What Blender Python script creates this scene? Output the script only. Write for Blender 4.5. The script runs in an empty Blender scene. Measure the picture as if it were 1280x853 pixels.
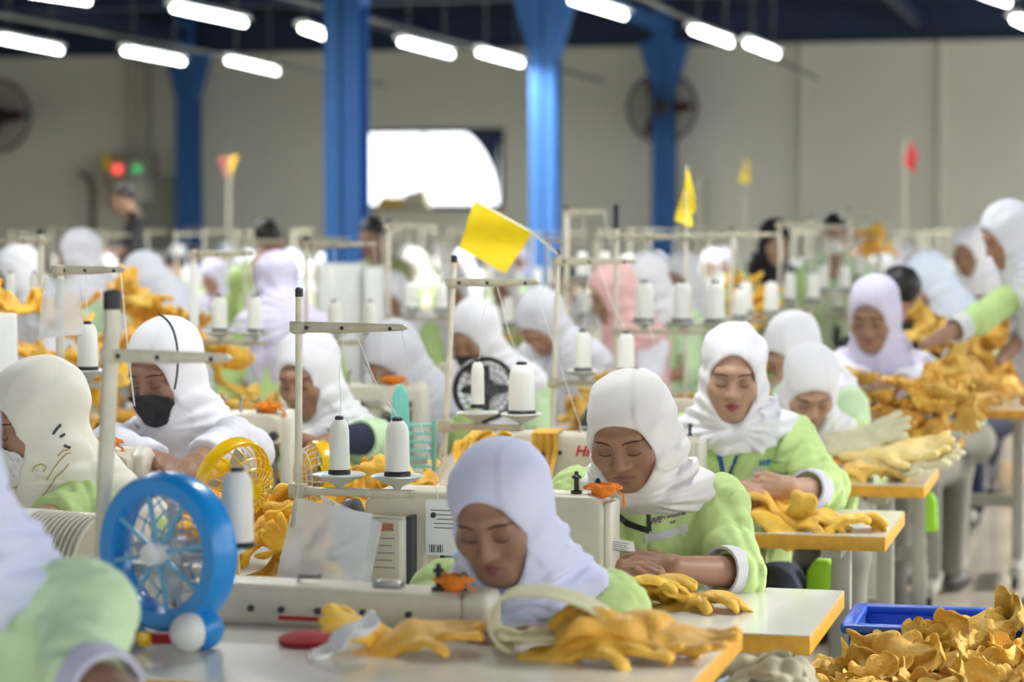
import bpy, bmesh, math, random
import numpy as np
from mathutils import Vector, Matrix
random.seed(7); np.random.seed(7)
PI = math.pi
SC = bpy.context.scene
COL = SC.collection
# ------------------------------------------------------------------ camera
F_PX, CX, CY = 85.0 / 36.0 * 1280, 640.0, 426.5
CAM_H, YAW, PITCH = 1.53, math.radians(14.24), math.atan2(426.5 - 275, 85.0 / 36.0 * 1280)
cam_d = bpy.data.cameras.new('camera'); cam = bpy.data.objects.new('camera', cam_d); COL.objects.link(cam)
cam.location = (0, 0, CAM_H); cam.rotation_euler = (PI / 2 - PITCH, 0, YAW)
cam_d.lens = 85; cam_d.sensor_width = 36; cam_d.clip_start = .1; cam_d.clip_end = 200
cam_d.dof.use_dof = True; cam_d.dof.focus_distance = 5.12; cam_d.dof.aperture_fstop = 2.9
SC.camera = cam
RC = np.array(cam.rotation_euler.to_matrix())
# ------------------------------------------------------------------ light
vs = SC.view_settings
vs.view_transform = 'Standard'; vs.look = 'None'; vs.gamma = 1; vs.use_curve_mapping = False
vs.exposure = 0.30
W = bpy.data.worlds.new('sky'); SC.world = W; W.use_nodes = True
bgn = W.node_tree.nodes['Background']
bgn.inputs[0].default_value = (.93, .97, 1.0, 1); bgn.inputs[1].default_value = 2.1
sun_d = bpy.data.lights.new('sun', 'SUN'); sun = bpy.data.objects.new('sun', sun_d); COL.objects.link(sun)
sun_d.energy = 4.2; sun_d.angle = math.radians(6); sun_d.color = (1, .95, .86)
sun.rotation_euler = Vector((-.78, -.42, -.50)).to_track_quat('-Z', 'Y').to_euler()

def P(px, py, d):
    """the place in the hall at depth d that the photograph shows at (px, py)"""
    v = RC @ np.array([(px - CX) / F_PX * d, -(py - CY) / F_PX * d, -d])
    return np.array([v[0], v[1], v[2] + CAM_H])
def PZ(px, py, z):
    v = RC @ np.array([(px - CX) / F_PX, -(py - CY) / F_PX, -1.0])
    t = (z - CAM_H) / v[2]
    return np.array([v[0] * t, v[1] * t, z])
def A(*a): return np.array(a, float)
def nrm(v):
    v = np.asarray(v, float); return v / (np.linalg.norm(v) + 1e-12)
def rotz(a): c, s = math.cos(a), math.sin(a); return np.array([[c, -s, 0], [s, c, 0], [0, 0, 1.]])
def rotx(a): c, s = math.cos(a), math.sin(a); return np.array([[1., 0, 0], [0, c, -s], [0, s, c]])
def roty(a): c, s = math.cos(a), math.sin(a); return np.array([[c, 0, s], [0, 1., 0], [-s, 0, c]])
R_ = math.radians

# ------------------------------------------------------------------ materials
MATS = {}
def mat(name, col, rough=.5, metal=0., var=0., vscale=8., bump=0., bscale=60., spec=.5, sss=0., rnd=0., attr=False,
        alpha=1., trans=0., emit=None, estr=0., coat=0., stretch=None):
    if name in MATS: return MATS[name]
    m = bpy.data.materials.new(name); m.use_nodes = True; MATS[name] = m
    nt = m.node_tree; N = nt.nodes; L = nt.links; b = N['Principled BSDF']
    b.inputs['Roughness'].default_value = rough; b.inputs['Metallic'].default_value = metal
    b.inputs['Specular IOR Level'].default_value = spec
    b.inputs['Alpha'].default_value = alpha; b.inputs['Transmission Weight'].default_value = trans
    b.inputs['Coat Weight'].default_value = coat
    if sss:
        b.inputs['Subsurface Weight'].default_value = sss; b.inputs['Subsurface Radius'].default_value = (.01, .004, .002)
        b.inputs['Subsurface Scale'].default_value = 1.0
    src = None
    if attr:
        a = N.new('ShaderNodeAttribute'); a.attribute_name = 'Col'; src = a.outputs['Color']
    tc = N.new('ShaderNodeTexCoord'); co = tc.outputs['Object']
    if stretch:
        mp = N.new('ShaderNodeMapping'); mp.inputs['Scale'].default_value = stretch; L.new(co, mp.inputs[0]); co = mp.outputs[0]
    if var:
        nz = N.new('ShaderNodeTexNoise'); nz.inputs['Scale'].default_value = vscale; nz.inputs['Detail'].default_value = 4
        L.new(co, nz.inputs['Vector'])
        mr = N.new('ShaderNodeMapRange'); mr.inputs[1].default_value = .3; mr.inputs[2].default_value = .7
        mr.inputs[3].default_value = 1 - var; mr.inputs[4].default_value = 1 + var * .6
        L.new(nz.outputs[0], mr.inputs[0])
        mx = N.new('ShaderNodeVectorMath'); mx.operation = 'SCALE'
        if src: L.new(src, mx.inputs[0])
        else: mx.inputs[0].default_value = col[:3]
        L.new(mr.outputs[0], mx.inputs['Scale']); src = mx.outputs[0]
    if rnd:
        oi = N.new('ShaderNodeObjectInfo'); mr = N.new('ShaderNodeMapRange')
        mr.inputs[3].default_value = 1 - rnd; mr.inputs[4].default_value = 1 + rnd * .5
        L.new(oi.outputs['Random'], mr.inputs[0])
        hs = N.new('ShaderNodeHueSaturation')
        if src: L.new(src, hs.inputs['Color'])
        else: hs.inputs['Color'].default_value = (*col[:3], 1)
        L.new(mr.outputs[0], hs.inputs['Value'])
        mr2 = N.new('ShaderNodeMapRange'); mr2.inputs[3].default_value = .495; mr2.inputs[4].default_value = .508
        mm = N.new('ShaderNodeMath'); mm.operation = 'FRACT'; m7 = N.new('ShaderNodeMath'); m7.operation = 'MULTIPLY'; m7.inputs[1].default_value = 7.13
        L.new(oi.outputs['Random'], m7.inputs[0]); L.new(m7.outputs[0], mm.inputs[0]); L.new(mm.outputs[0], mr2.inputs[0])
        L.new(mr2.outputs[0], hs.inputs['Hue']); src = hs.outputs['Color']
    if src: L.new(src, b.inputs['Base Color'])
    else: b.inputs['Base Color'].default_value = (*col[:3], 1)
    if bump:
        nz = N.new('ShaderNodeTexNoise'); nz.inputs['Scale'].default_value = bscale; nz.inputs['Detail'].default_value = 5
        L.new(co, nz.inputs['Vector'])
        bp = N.new('ShaderNodeBump'); bp.inputs['Strength'].default_value = bump; bp.inputs['Distance'].default_value = .01
        L.new(nz.outputs[0], bp.inputs['Height']); L.new(bp.outputs[0], b.inputs['Normal'])
    if emit:
        b.inputs['Emission Color'].default_value = (*emit, 1); b.inputs['Emission Strength'].default_value = estr
    return m
def S(r, g, b_):   # sRGB bytes -> linear
    f = lambda c: (c / 255 / 12.92) if c / 255 <= .04045 else ((c / 255 + .055) / 1.055) ** 2.4
    return (f(r), f(g), f(b_))

M_cream = mat('cream_enamel', S(226, 221, 206), .35, var=.06, vscale=6, coat=.2)
M_cream2 = mat('ivory_enamel', S(214, 206, 186), .4, var=.12, vscale=12)
M_metal = mat('steel', S(176, 174, 168), .35, .9, var=.15, vscale=20)
M_dirty = mat('worn_painted_steel', S(196, 188, 166), .42, .25, var=.22, vscale=25, bump=.1, bscale=80)
M_polew = mat('white_painted_tube', S(222, 216, 196), .35, .1, var=.12, vscale=30)
M_black = mat('black_plastic', S(28, 28, 30), .4)
M_dark = mat('dark_grey_plastic', S(60, 62, 66), .45)
M_yarn = mat('white_yarn', S(244, 243, 236), .8, bump=.25, bscale=420, stretch=(1, 1, 14))
M_yarncore = mat('dark_cone_core', S(34, 30, 38), .45)
M_thread = mat('white_thread', S(240, 240, 238), .7)
M_orange = mat('orange_yarn', S(238, 140, 40), .8, var=.3, vscale=60)
M_top = mat('white_laminate', S(226, 226, 216), .16, var=.04, vscale=5, coat=.3)
M_top1 = mat('worn_laminate', S(226, 221, 208), .22, var=.10, vscale=9, coat=.2)
M_edge = mat('ochre_edge_band', S(214, 158, 44), .5, var=.16, vscale=30)
M_leg = mat('grey_table_steel', S(176, 176, 168), .4, .3, var=.08)
M_legw = mat('white_table_steel', S(225, 225, 220), .4, .1)
M_leather = mat('yellow_leather', S(250, 196, 80), .5, var=.16, vscale=24, bump=.35, bscale=140, rnd=.22, spec=.35)
M_leather2 = mat('mustard_leather', S(222, 178, 80), .5, var=.18, vscale=22, bump=.4, bscale=130, rnd=.28, spec=.35)
M_leather3 = mat('ochre_leather', S(230, 184, 92), .55, var=.18, vscale=22, bump=.3, bscale=130, rnd=.25, spec=.35)
M_beige = mat('beige_suede', S(214, 208, 172), .8, var=.1, vscale=30, bump=.2, bscale=200)
M_olive = mat('olive_suede', S(150, 142, 96), .85, var=.1, vscale=30)
M_paper = mat('white_paper', S(240, 240, 242), .7)
M_print = mat('black_print', S(40, 40, 44), .7)
M_plastic = mat('clear_plastic_film', S(236, 238, 244), .10, alpha=.40, coat=.6, bump=.3, bscale=18)
M_plasticw = mat('milky_plastic_film', S(238, 240, 246), .08, alpha=.30, coat=1., bump=.9, bscale=11)
M_blue = mat('fan_blue_plastic', S(22, 142, 222), .3, coat=.3)
M_bluel = mat('fan_light_blue_plastic', S(110, 178, 214), .35)
M_white = mat('white_plastic', S(240, 240, 238), .35, coat=.2)
M_red = mat('red_plastic', S(168, 34, 40), .4)
M_redp = mat('red_print', S(190, 40, 52), .5)
M_yel = mat('yellow_plastic', S(250, 200, 14), .25, coat=.4)
M_teal = mat('teal_plastic', S(120, 206, 196), .3, coat=.3)
M_tray = mat('blue_crate_plastic', S(36, 84, 186), .35, var=.06)
M_flag = mat('yellow_flag_cloth', S(246, 214, 6), .6, var=.06, vscale=14, bump=.12, bscale=30)
M_flagr = mat('red_flag_cloth', S(206, 40, 48), .6)
M_ink = mat('faint_pencil_line', S(196, 166, 10), .8)
M_col = mat('blue_column_paint', S(66, 112, 176), .7, spec=.2, var=.05, vscale=3)
M_navy = mat('navy_roof_steel', S(20, 34, 56), .6, var=.15, vscale=2)
M_navy2 = mat('navy_rafter_paint', S(26, 46, 78), .55, var=.1, vscale=2)
M_conduit = mat('grey_conduit', S(120, 122, 120), .5, .4)
M_wall = mat('greige_wall_paint', S(230, 228, 212), .8, var=.05, vscale=.6)
M_floor = mat('polished_concrete', S(198, 191, 176), .2, var=.14, vscale=1.3, bump=.05, bscale=5, coat=.15)
M_window = mat('dark_window_frame', S(44, 50, 60), .5)
M_curtain = mat('navy_curtain', S(58, 68, 104), .8)
M_tube = mat('fluorescent_tube', (1, 1, 1), .5, emit=(.95, 1, .97), estr=9)
M_fanwall = mat('dark_fan_grille', S(60, 60, 58), .5, .4)
M_hair = mat('black_hair', S(26, 22, 22), .45, bump=.4, bscale=120, stretch=(1, 1, .2))
M_brow = mat('dark_brow_hair', S(72, 48, 38), .8)
M_blackcloth = mat('black_cloth', S(30, 30, 34), .85)
M_navycloth = mat('navy_cloth', S(34, 42, 68), .85)
M_jean = mat('blue_denim', S(128, 152, 176), .85, var=.12, vscale=60)
M_mask = mat('black_mask_cloth', S(36, 36, 40), .7)
M_maskw = mat('white_mask_cloth', S(228, 228, 226), .7)
M_greytrouser = mat('grey_trouser_cloth', S(128, 126, 118), .85)
M_shoe = mat('dark_shoe', S(60, 58, 60), .6)
M_skin = mat('skin', (.4, .23, .15), .48, attr=True, var=.07, vscale=28, sss=.12, bump=.05, bscale=260, spec=.4)
M_lav = mat('lavender_cuff_cloth', S(206, 206, 228), .8, bump=.1, bscale=200)
M_grcloth = mat('pale_grey_cloth', S(205, 205, 208), .8)
M_lime = mat('lime_plastic', S(160, 224, 50), .5)
def shirtmat(rgb, nm): return mat(nm, S(*rgb), .75, var=.05, vscale=10, bump=.30, bscale=24, spec=.25)
def hijabmat(rgb, nm): return mat(nm, S(*rgb), .72, var=.02, vscale=8, bump=.28, bscale=15, spec=.3, sss=0)
M_green = shirtmat((196, 220, 148), 'lime_green_shirt')
M_green2 = shirtmat((186, 210, 140), 'soft_green_shirt')
M_greenp = shirtmat((206, 232, 190), 'pale_green_shirt')
M_whiteshirt = shirtmat((226, 224, 236), 'white_shirt')
H_lav = hijabmat((214, 217, 244), 'lavender_hijab'); H_white = hijabmat((236, 234, 240), 'white_hijab')
H_warm = hijabmat((230, 226, 226), 'warm_white_hijab'); H_cream = hijabmat((236, 232, 220), 'cream_hijab')
H_lil = hijabmat((214, 208, 232), 'lilac_hijab'); H_pink = hijabmat((222, 178, 176), 'pink_hijab')
H_grey = hijabmat((212, 212, 222), 'pale_grey_hijab'); H_black = hijabmat((34, 34, 38), 'black_hijab')
H_blue = hijabmat((222, 232, 248), 'bluish_white_hijab')

# ------------------------------------------------------------------ object helpers
def link(o): COL.objects.link(o); return o
def tag(o, label, cat, group=None, kind=None):
    o['label'] = label
    if kind: o['kind'] = kind
    if cat: o['category'] = cat
    if group: o['group'] = group
    return o
def empty(name, label, cat, loc=(0, 0, 0), rz=0., group=None):
    o = link(bpy.data.objects.new(name, None)); o.location = tuple(loc); o.rotation_euler = (0, 0, rz)
    o.empty_display_size = .05
    return tag(o, label, cat, group)
def mesh_np(name, v, f, m, parent=None, smooth=True, col=None):
    """v (n,3) array, f (k,4) int array"""
    me = bpy.data.meshes.new(name); nq = len(f)
    me.vertices.add(len(v)); me.vertices.foreach_set('co', np.asarray(v, np.float32).ravel())
    me.loops.add(nq * 4); me.loops.foreach_set('vertex_index', np.asarray(f, np.int32).ravel())
    me.polygons.add(nq); me.polygons.foreach_set('loop_start', np.arange(0, nq * 4, 4, dtype=np.int32))
    me.polygons.foreach_set('use_smooth', np.full(nq, smooth))
    if col is not None:
        at = me.attributes.new('Col', 'FLOAT_COLOR', 'POINT')
        at.data.foreach_set('color', np.concatenate([col, np.ones((len(col), 1))], 1).astype(np.float32).ravel())
    me.update(); me.validate()
    o = link(bpy.data.objects.new(name, me)); me.materials.append(m)
    if parent is not None: o.parent = parent
    return o
def dup(root, loc=None, rz=None, label=None, group=None, remat=None, scale=None):
    r = root.copy(); COL.objects.link(r)
    if loc is not None: r.location = tuple(loc)
    if rz is not None: r.rotation_euler = (0, 0, rz)
    if label: r['label'] = label
    if group: r['group'] = group
    if scale: r.scale = (scale,) * 3
    def kids(a, b):
        for ch in a.children:
            c = ch.copy(); COL.objects.link(c); c.parent = b
            nm = ch.name.split('.')[0]
            if remat and nm in remat:
                c.material_slots[0].link = 'OBJECT'; c.material_slots[0].material = remat[nm]
            kids(ch, c)
    kids(root, r)
    return r

class MB:
    """collects simple shapes into one mesh"""
    def __init__(s): s.v = []; s.f = []
    def add(s, v, f):
        o = len(s.v); s.v += [tuple(map(float, q)) for q in v]; s.f += [tuple(i + o for i in q) for q in f]; return s
    def box(s, c, d, R=None):
        c = A(*c); x, y, z = [q / 2 for q in d]
        v = [A(a * x, b * y, e * z) for a in (-1, 1) for b in (-1, 1) for e in (-1, 1)]
        if R is not None: v = [R @ q for q in v]
        return s.add([c + q for q in v], [(0, 1, 3, 2), (4, 6, 7, 5), (0, 4, 5, 1), (2, 3, 7, 6), (0, 2, 6, 4), (1, 5, 7, 3)])
    def tube(s, pts, r, n=8, closed=False, cap=True):
        pts = [A(*p) for p in pts]; k = len(pts); rr = r if hasattr(r, '__len__') else [r] * k
        v = []; up = None
        for i, p in enumerate(pts):
            if closed: t = pts[(i + 1) % k] - pts[i - 1]
            else: t = pts[min(i + 1, k - 1)] - pts[max(i - 1, 0)]
            t = nrm(t)
            if up is None:
                up = A(0, 0, 1) if abs(t[2]) < .9 else A(1, 0, 0)
            a = nrm(np.cross(t, up)); up = np.cross(a, t)
            for j in range(n):
                q = 2 * PI * j / n; v.append(p + rr[i] * (math.cos(q) * a + math.sin(q) * up))
        f = []
        for i in range(k if closed else k - 1):
            for j in range(n):
                a0 = i * n + j; a1 = i * n + (j + 1) % n; b0 = ((i + 1) % k) * n + j; b1 = ((i + 1) % k) * n + (j + 1) % n
                f.append((a0, a1, b1, b0))
        if not closed and cap: f += [tuple(range(n))[::-1], tuple(range((k - 1) * n, k * n))]
        return s.add(v, f)
    def lathe(s, prof, c=(0, 0, 0), axis=(0, 0, 1), n=20, ring=False):
        """prof: (radius, height) list"""
        c = A(*c); ax = nrm(axis); t = A(0, 1, 0) if abs(ax[1]) < .9 else A(1, 0, 0)
        a = nrm(np.cross(t, ax)); b = np.cross(ax, a); v = []
        for r, h in prof:
            for j in range(n):
                q = 2 * PI * j / n; v.append(c + ax * h + max(r, 1e-5) * (math.cos(q) * a + math.sin(q) * b))
        f = []; k = len(prof)
        for i in range(k - 1):
            for j in range(n): f.append((i * n + j, i * n + (j + 1) % n, (i + 1) * n + (j + 1) % n, (i + 1) * n + j))
        if ring: f += [((k - 1) * n + j, (k - 1) * n + (j + 1) % n, (j + 1) % n, j) for j in range(n)]
        else: f += [tuple(range(n))[::-1], tuple(range((k - 1) * n, k * n))]
        return s.add(v, f)
    def ball(s, c, r, n=12, m=8):
        r = r if hasattr(r, '__len__') else (r, r, r); c = A(*c); v = []; f = []
        for i in range(1, m):
            for j in range(n):
                t = PI * i / m; q = 2 * PI * j / n
                v.append(c + A(r[0] * math.sin(t) * math.cos(q), r[1] * math.sin(t) * math.sin(q), r[2] * math.cos(t)))
        v += [c + A(0, 0, r[2]), c - A(0, 0, r[2])]; T = (m - 1) * n
        for i in range(m - 2):
            for j in range(n): f.append((i * n + j, (i + 1) * n + j, (i + 1) * n + (j + 1) % n, i * n + (j + 1) % n))
        for j in range(n):
            f.append((T, j, (j + 1) % n)); f.append((T + 1, (m - 2) * n + (j + 1) % n, (m - 2) * n + j))
        return s.add(v, f)
    def prism(s, poly, z0, z1, frame=None):
        """poly (u,v) ccw extruded along w; frame = (origin,U,V,W)"""
        o, U, V, Wd = frame or (A(0, 0, 0), A(1, 0, 0), A(0, 1, 0), A(0, 0, 1)); k = len(poly)
        v = [o + U * p[0] + V * p[1] + Wd * z0 for p in poly] + [o + U * p[0] + V * p[1] + Wd * z1 for p in poly]
        f = [tuple(range(k))[::-1], tuple(range(k, 2 * k))] + [(i, (i + 1) % k, k + (i + 1) % k, k + i) for i in range(k)]
        return s.add(v, f)
    def grid(s, P2, thick=0.):
        """P2 (a,b,3) points -> sheet, with thickness when asked"""
        P2 = np.asarray(P2); a, b = P2.shape[:2]
        v = P2.reshape(-1, 3); f = [(i * b + j, i * b + j + 1, (i + 1) * b + j + 1, (i + 1) * b + j) for i in range(a - 1) for j in range(b - 1)]
        if not thick: return s.add(v, f)
        du = np.gradient(P2, axis=0); dv = np.gradient(P2, axis=1); n = np.cross(du, dv); n /= np.linalg.norm(n, axis=2, keepdims=True) + 1e-9
        w = (P2 + n * thick).reshape(-1, 3); o = a * b
        g = [tuple(i + o for i in q)[::-1] for q in f]
        rim = [i * b for i in range(a)] + [(a - 1) * b + j for j in range(1, b)] + [i * b + b - 1 for i in range(a - 2, -1, -1)] + [j for j in range(b - 2, 0, -1)]
        e = [(rim[i], rim[(i + 1) % len(rim)], rim[(i + 1) % len(rim)] + o, rim[i] + o) for i in range(len(rim))]
        return s.add(list(v) + list(w), f + g + e)
    def build(s, name, m, parent=None, bevel=0., seg=2, angle=40, off=None, smooth=True):
        me = bpy.data.meshes.new(name); me.from_pydata(s.v, [], s.f)
        bm = bmesh.new(); bm.from_mesh(me)
        bmesh.ops.recalc_face_normals(bm, faces=bm.faces)
        if bevel:
            ed = [e for e in bm.edges if len(e.link_faces) == 2 and e.calc_face_angle(0) > .6]
            bmesh.ops.bevel(bm, geom=ed, offset=bevel, segments=seg, affect='EDGES', profile=.5, clamp_overlap=True)
        bm.to_mesh(me); bm.free()
        if smooth:
            me.polygons.foreach_set('use_smooth', np.ones(len(me.polygons), bool)); me.set_sharp_from_angle(angle=R_(angle))
        me.materials.append(m)
        o = link(bpy.data.objects.new(name, me))
        if parent is not None: o.parent = parent
        if off is not None: o.location = tuple(off)
        return o
def part_of(o, mesh_obj, name=None):
    """another object with the same mesh under parent o"""
    c = mesh_obj.copy(); COL.objects.link(c); c.parent = o
    return c
def text_mesh(name, txt, size, m, parent, loc, rot, shear=0., bold=0., depth=.0004):
    cu = bpy.data.curves.new(name, 'FONT'); cu.body = txt; cu.size = size; cu.align_x = 'LEFT'; cu.extrude = depth; cu.shear = shear; cu.offset = bold
    cu.resolution_u = 2
    t = bpy.data.objects.new(name, cu); COL.objects.link(t)
    dg = bpy.context.evaluated_depsgraph_get(); me = bpy.data.meshes.new_from_object(t.evaluated_get(dg))
    bpy.data.objects.remove(t); o = link(bpy.data.objects.new(name, me)); me.materials.clear(); me.materials.append(m)
    o.parent = parent; o.location = tuple(loc); o.rotation_euler = rot
    return o

# ------------------------------------------------------------------ implicit surfaces
def smin(a, b, k):
    h = np.maximum(k - np.abs(a - b), 0) / k
    return np.minimum(a, b) - h * h * k * .25
def smax(a, b, k): return -smin(-a, -b, k)
def sph(p, c, r): return np.linalg.norm(p - np.asarray(c, np.float32), axis=-1) - r
def ell(p, c, r, R=None):
    q = p - np.asarray(c, np.float32)
    if R is not None: q = q @ np.asarray(R, np.float32)
    r = np.asarray(r, np.float32); a = q / r
    k0 = np.linalg.norm(a, axis=-1); k1 = np.linalg.norm(a / r, axis=-1)
    return k0 * (k0 - 1) / (k1 + 1e-9)
def cap(p, a, b, ra, rb=None):
    rb = ra if rb is None else rb; a = np.asarray(a, np.float32); b = np.asarray(b, np.float32)
    ab = b - a; t = np.clip(((p - a) @ ab) / (ab @ ab + 1e-12), 0, 1)
    return np.linalg.norm(p - a - t[..., None] * ab, axis=-1) - (ra + (rb - ra) * t)
def torus(p, c, n, Rr, r, ey=1.):
    n = nrm(n).astype(np.float32); q = p - np.asarray(c, np.float32)
    h = q @ n; w = q - h[..., None] * n
    w = w * np.array([1, 1 / ey, 1], np.float32)
    return np.sqrt((np.linalg.norm(w, axis=-1) - Rr) ** 2 + h * h) - r
EDG = [(0, 1), (2, 3), (4, 5), (6, 7), (0, 2), (1, 3), (4, 6), (5, 7), (0, 4), (1, 5), (2, 6), (3, 7)]
COR = np.array([[i >> 2 & 1, i >> 1 & 1, i & 1] for i in range(8)])
def mesh_sdf(groups, lo, hi, h, post=None, kg=.02, slack=.02):
    """groups: functions p -> distance, joined smoothly; returns vertices and quads of the zero surface"""
    lo = np.asarray(lo, float); hi = np.asarray(hi, float); B = 8
    nb = np.ceil((hi - lo) / h / B).astype(int) + 1; n = nb * B
    bi = np.stack(np.meshgrid(*[np.arange(k) for k in nb], indexing='ij'), -1).reshape(-1, 3)
    ctr = (lo + (bi * B + (B - 1) / 2) * h).astype(np.float32); hd = h * B * .87
    gd = [g(ctr) for g in groups]; d = gd[0]
    for q in gd[1:]: d = smin(d, q, kg)
    if post: d = post(ctr, d)
    act = np.abs(d) < hd + slack
    D = np.repeat(np.repeat(np.repeat(np.where(d < 0, -1, 1).astype(np.float32).reshape(nb), B, 0), B, 1), B, 2)
    ai = np.nonzero(act)[0]
    loc = np.stack(np.meshgrid(*[np.arange(B)] * 3, indexing='ij'), -1).reshape(-1, 3)
    for s0 in range(0, len(ai), 400):
        ii = ai[s0:s0 + 400]; node = (bi[ii][:, None, :] * B + loc[None])
        pt = (lo + node * h).astype(np.float32); val = np.full(pt.shape[:2], 9., np.float32)
        for g, q in zip(groups, gd):
            w = q[ii] < hd + .07
            if w.any(): val[w] = smin(val[w], g(pt[w].reshape(-1, 3)).reshape(-1, B ** 3), kg)
        if post: val = post(pt.reshape(-1, 3), val.reshape(-1)).reshape(val.shape)
        D[node[..., 0], node[..., 1], node[..., 2]] = val
    s = D < 0
    c = sum(s[a:n[0] - 1 + a, b:n[1] - 1 + b, e:n[2] - 1 + e].astype(np.int8) for a, b, e in COR)
    cell = np.argwhere((c > 0) & (c < 8)); idx = np.full(c.shape, -1, np.int32); idx[tuple(cell.T)] = np.arange(len(cell))
    cv = np.stack([D[tuple((cell + k).T)] for k in COR], 1)
    acc = np.zeros((len(cell), 3)); cnt = np.zeros(len(cell))
    for a, b in EDG:
        va, vb = cv[:, a], cv[:, b]; m = (va < 0) != (vb < 0)
        t = np.where(m, va / np.where(m, va - vb, 1), 0)
        acc += np.where(m[:, None], COR[a] + t[:, None] * (COR[b] - COR[a]), 0); cnt += m
    v = lo + (cell + acc / cnt[:, None]) * h
    fs = []
    for ax in range(3):
        u, w = (ax + 1) % 3, (ax + 2) % 3
        s0 = np.take(s, range(0, n[ax] - 1), ax); s1 = np.take(s, range(1, n[ax]), ax)
        e = np.argwhere(s0 != s1); e = e[(e[:, u] > 0) & (e[:, w] > 0) & (e[:, u] < n[u] - 1) & (e[:, w] < n[w] - 1)]
        du = np.zeros(3, int); du[u] = 1; dw = np.zeros(3, int); dw[w] = 1
        q = np.stack([idx[tuple(x.T)] for x in (e - du - dw, e - dw, e, e - du)], 1)
        fl = ~s0[tuple(e.T)]; q[fl] = q[fl][:, ::-1]; fs.append(q)
    f = np.concatenate(fs); f = f[(f >= 0).all(1)]
    return v, f
def wob(p, fr, sd):
    """smooth wandering field in about -1..1 from a few sines"""
    x, y, z = p[..., 0] * fr, p[..., 1] * fr, p[..., 2] * fr
    return (np.sin(x * 1.0 + 1.7 * np.sin(y * .9 + sd) + sd) + np.sin(y * 1.3 + 1.3 * np.sin(z * 1.1 + sd * 2) + 2 * sd) + np.sin(z * 1.1 + 1.5 * np.sin(x * .8 + sd * 3) + 3 * sd)) / 3
# ------------------------------------------------------------------ people
RW1 = (rotz(.5) @ rotx(.5)).astype(np.float32); RW2 = (rotz(-.7) @ rotx(-.4) @ roty(.5)).astype(np.float32)
def head_sdf(q, ears=False):
    d = ell(q, (0, .018, .03), (.073, .090, .084))
    d = smin(d, ell(q, (0, -.020, -.036), (.0635, .069, .083)), .03)
    ax = np.abs(q[..., 0]); m = np.stack([ax, q[..., 1], q[..., 2]], -1)
    d = smin(d, sph(m, (.040, -.060, -.028), .024), .03)                  # cheeks
    d = smin(d, cap(m, (.050, .0, -.052), (.018, -.063, -.094), .025, .021), .03)   # jaw to chin
    d = smin(d, sph(q, (0, -.0665, -.094), .0215), .02)                    # chin
    d = smin(d, cap(m, (.0, -.082, .026), (.036, -.070, .024), .012, .010), .02)    # brow ridge
    d = smax(d, -sph(m, (.031, -.108, -.004), .0225), .018)               # eye sockets
    d = smin(d, ell(m, (.031, -.0735, -.004), (.0165, .0135, .0125)), .005)         # eyelids
    d = smin(d, cap(q, (0, -.084, .010), (0, -.100, -.026), .0075, .0095), .012)    # nose bridge
    d = smin(d, sph(q, (0, -.1035, -.032), .0112), .008)
    d = smin(d, sph(m, (.0125, -.0935, -.036), .0085), .007)
    d = smin(d, ell(q, (0, -.080, -.066), (.030, .014, .020)), .014)      # mouth mound
    d = smin(d, cap(m, (0, -.0935, -.0600), (.0245, -.0825, -.0645), .0048, .0024), .004)  # upper lip
    d = smin(d, cap(m, (0, -.0930, -.0705), (.0215, -.0830, -.0668), .0060, .0028), .004)  # lower lip
    d = smax(d, -cap(m, (0, -.1000, -.0652), (.0235, -.0870, -.0656), .0030, .0018), .003)
    if ears: d = smin(d, ell(m, (.076, .010, -.012), (.010, .018, .031)), .008)
    return d
LIP_U = lambda m: cap(m, (0, -.0935, -.0600), (.0245, -.0825, -.0645), .0048, .0024)
LIP_L = lambda m: cap(m, (0, -.0930, -.0705), (.0215, -.0830, -.0668), .0060, .0028)
def hand_groups(w, f, n, side, curl=.6, spread=.0, sc=.92):
    """side: +1 thumb on the +t side; f finger direction, n palm normal"""
    f = nrm(f); n = nrm(n - f * np.dot(f, n)); t = np.cross(f, n); segs = []
    kn = []
    for i in range(4):
        L = (.076, .082, .080, .072)[i]; k = w + sc * (f * L + t * side * (1.5 - i) * .0195 + n * (-.004 if i in (1, 2) else 0)); kn.append(k)
        segs.append((w + sc * (f * .006 + t * side * (1.5 - i) * .010), k, .0135 * sc, .0112 * sc))
        dr = nrm(f + t * side * (1.5 - i) * spread); ang = 0; p = k; r = (.0092, .0096, .0093, .0082)[i] * sc
        for j, l in enumerate([(.040, .024, .020), (.044, .028, .021), (.041, .026, .021), (.032, .020, .018)][i]):
            ang += curl * (.75, 1.05, .7)[j] * (1 + .08 * (i - 1.5)); q = p + sc * l * (dr * math.cos(ang) + n * math.sin(ang))
            segs.append((p, q, r, r * .9)); p = q; r *= .9
    b = w + sc * (f * .022 + t * side * .020 + n * .006); d1 = nrm(f * .62 + t * side * .62 + n * .45)
    q1 = b + sc * .042 * d1; q2 = q1 + sc * .030 * nrm(f * .85 + t * side * .25 + n * .45); q3 = q2 + sc * .023 * nrm(f * .9 + n * .45 - t * side * .1)
    segs += [(b, q1, .0145 * sc, .0115 * sc), (q1, q2, .011 * sc, .0098 * sc), (q2, q3, .0096 * sc, .0082 * sc)]
    def g(p):
        d = None
        for i, (a, bb, ra, rb) in enumerate(segs):
            x = cap(p, a, bb, ra, rb); d = x if d is None else smin(d, x, .006)
        return d
    return g
def mesh_box(pts, pad): a = np.array(pts); return a.min(0) - pad, a.max(0) + pad

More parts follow.
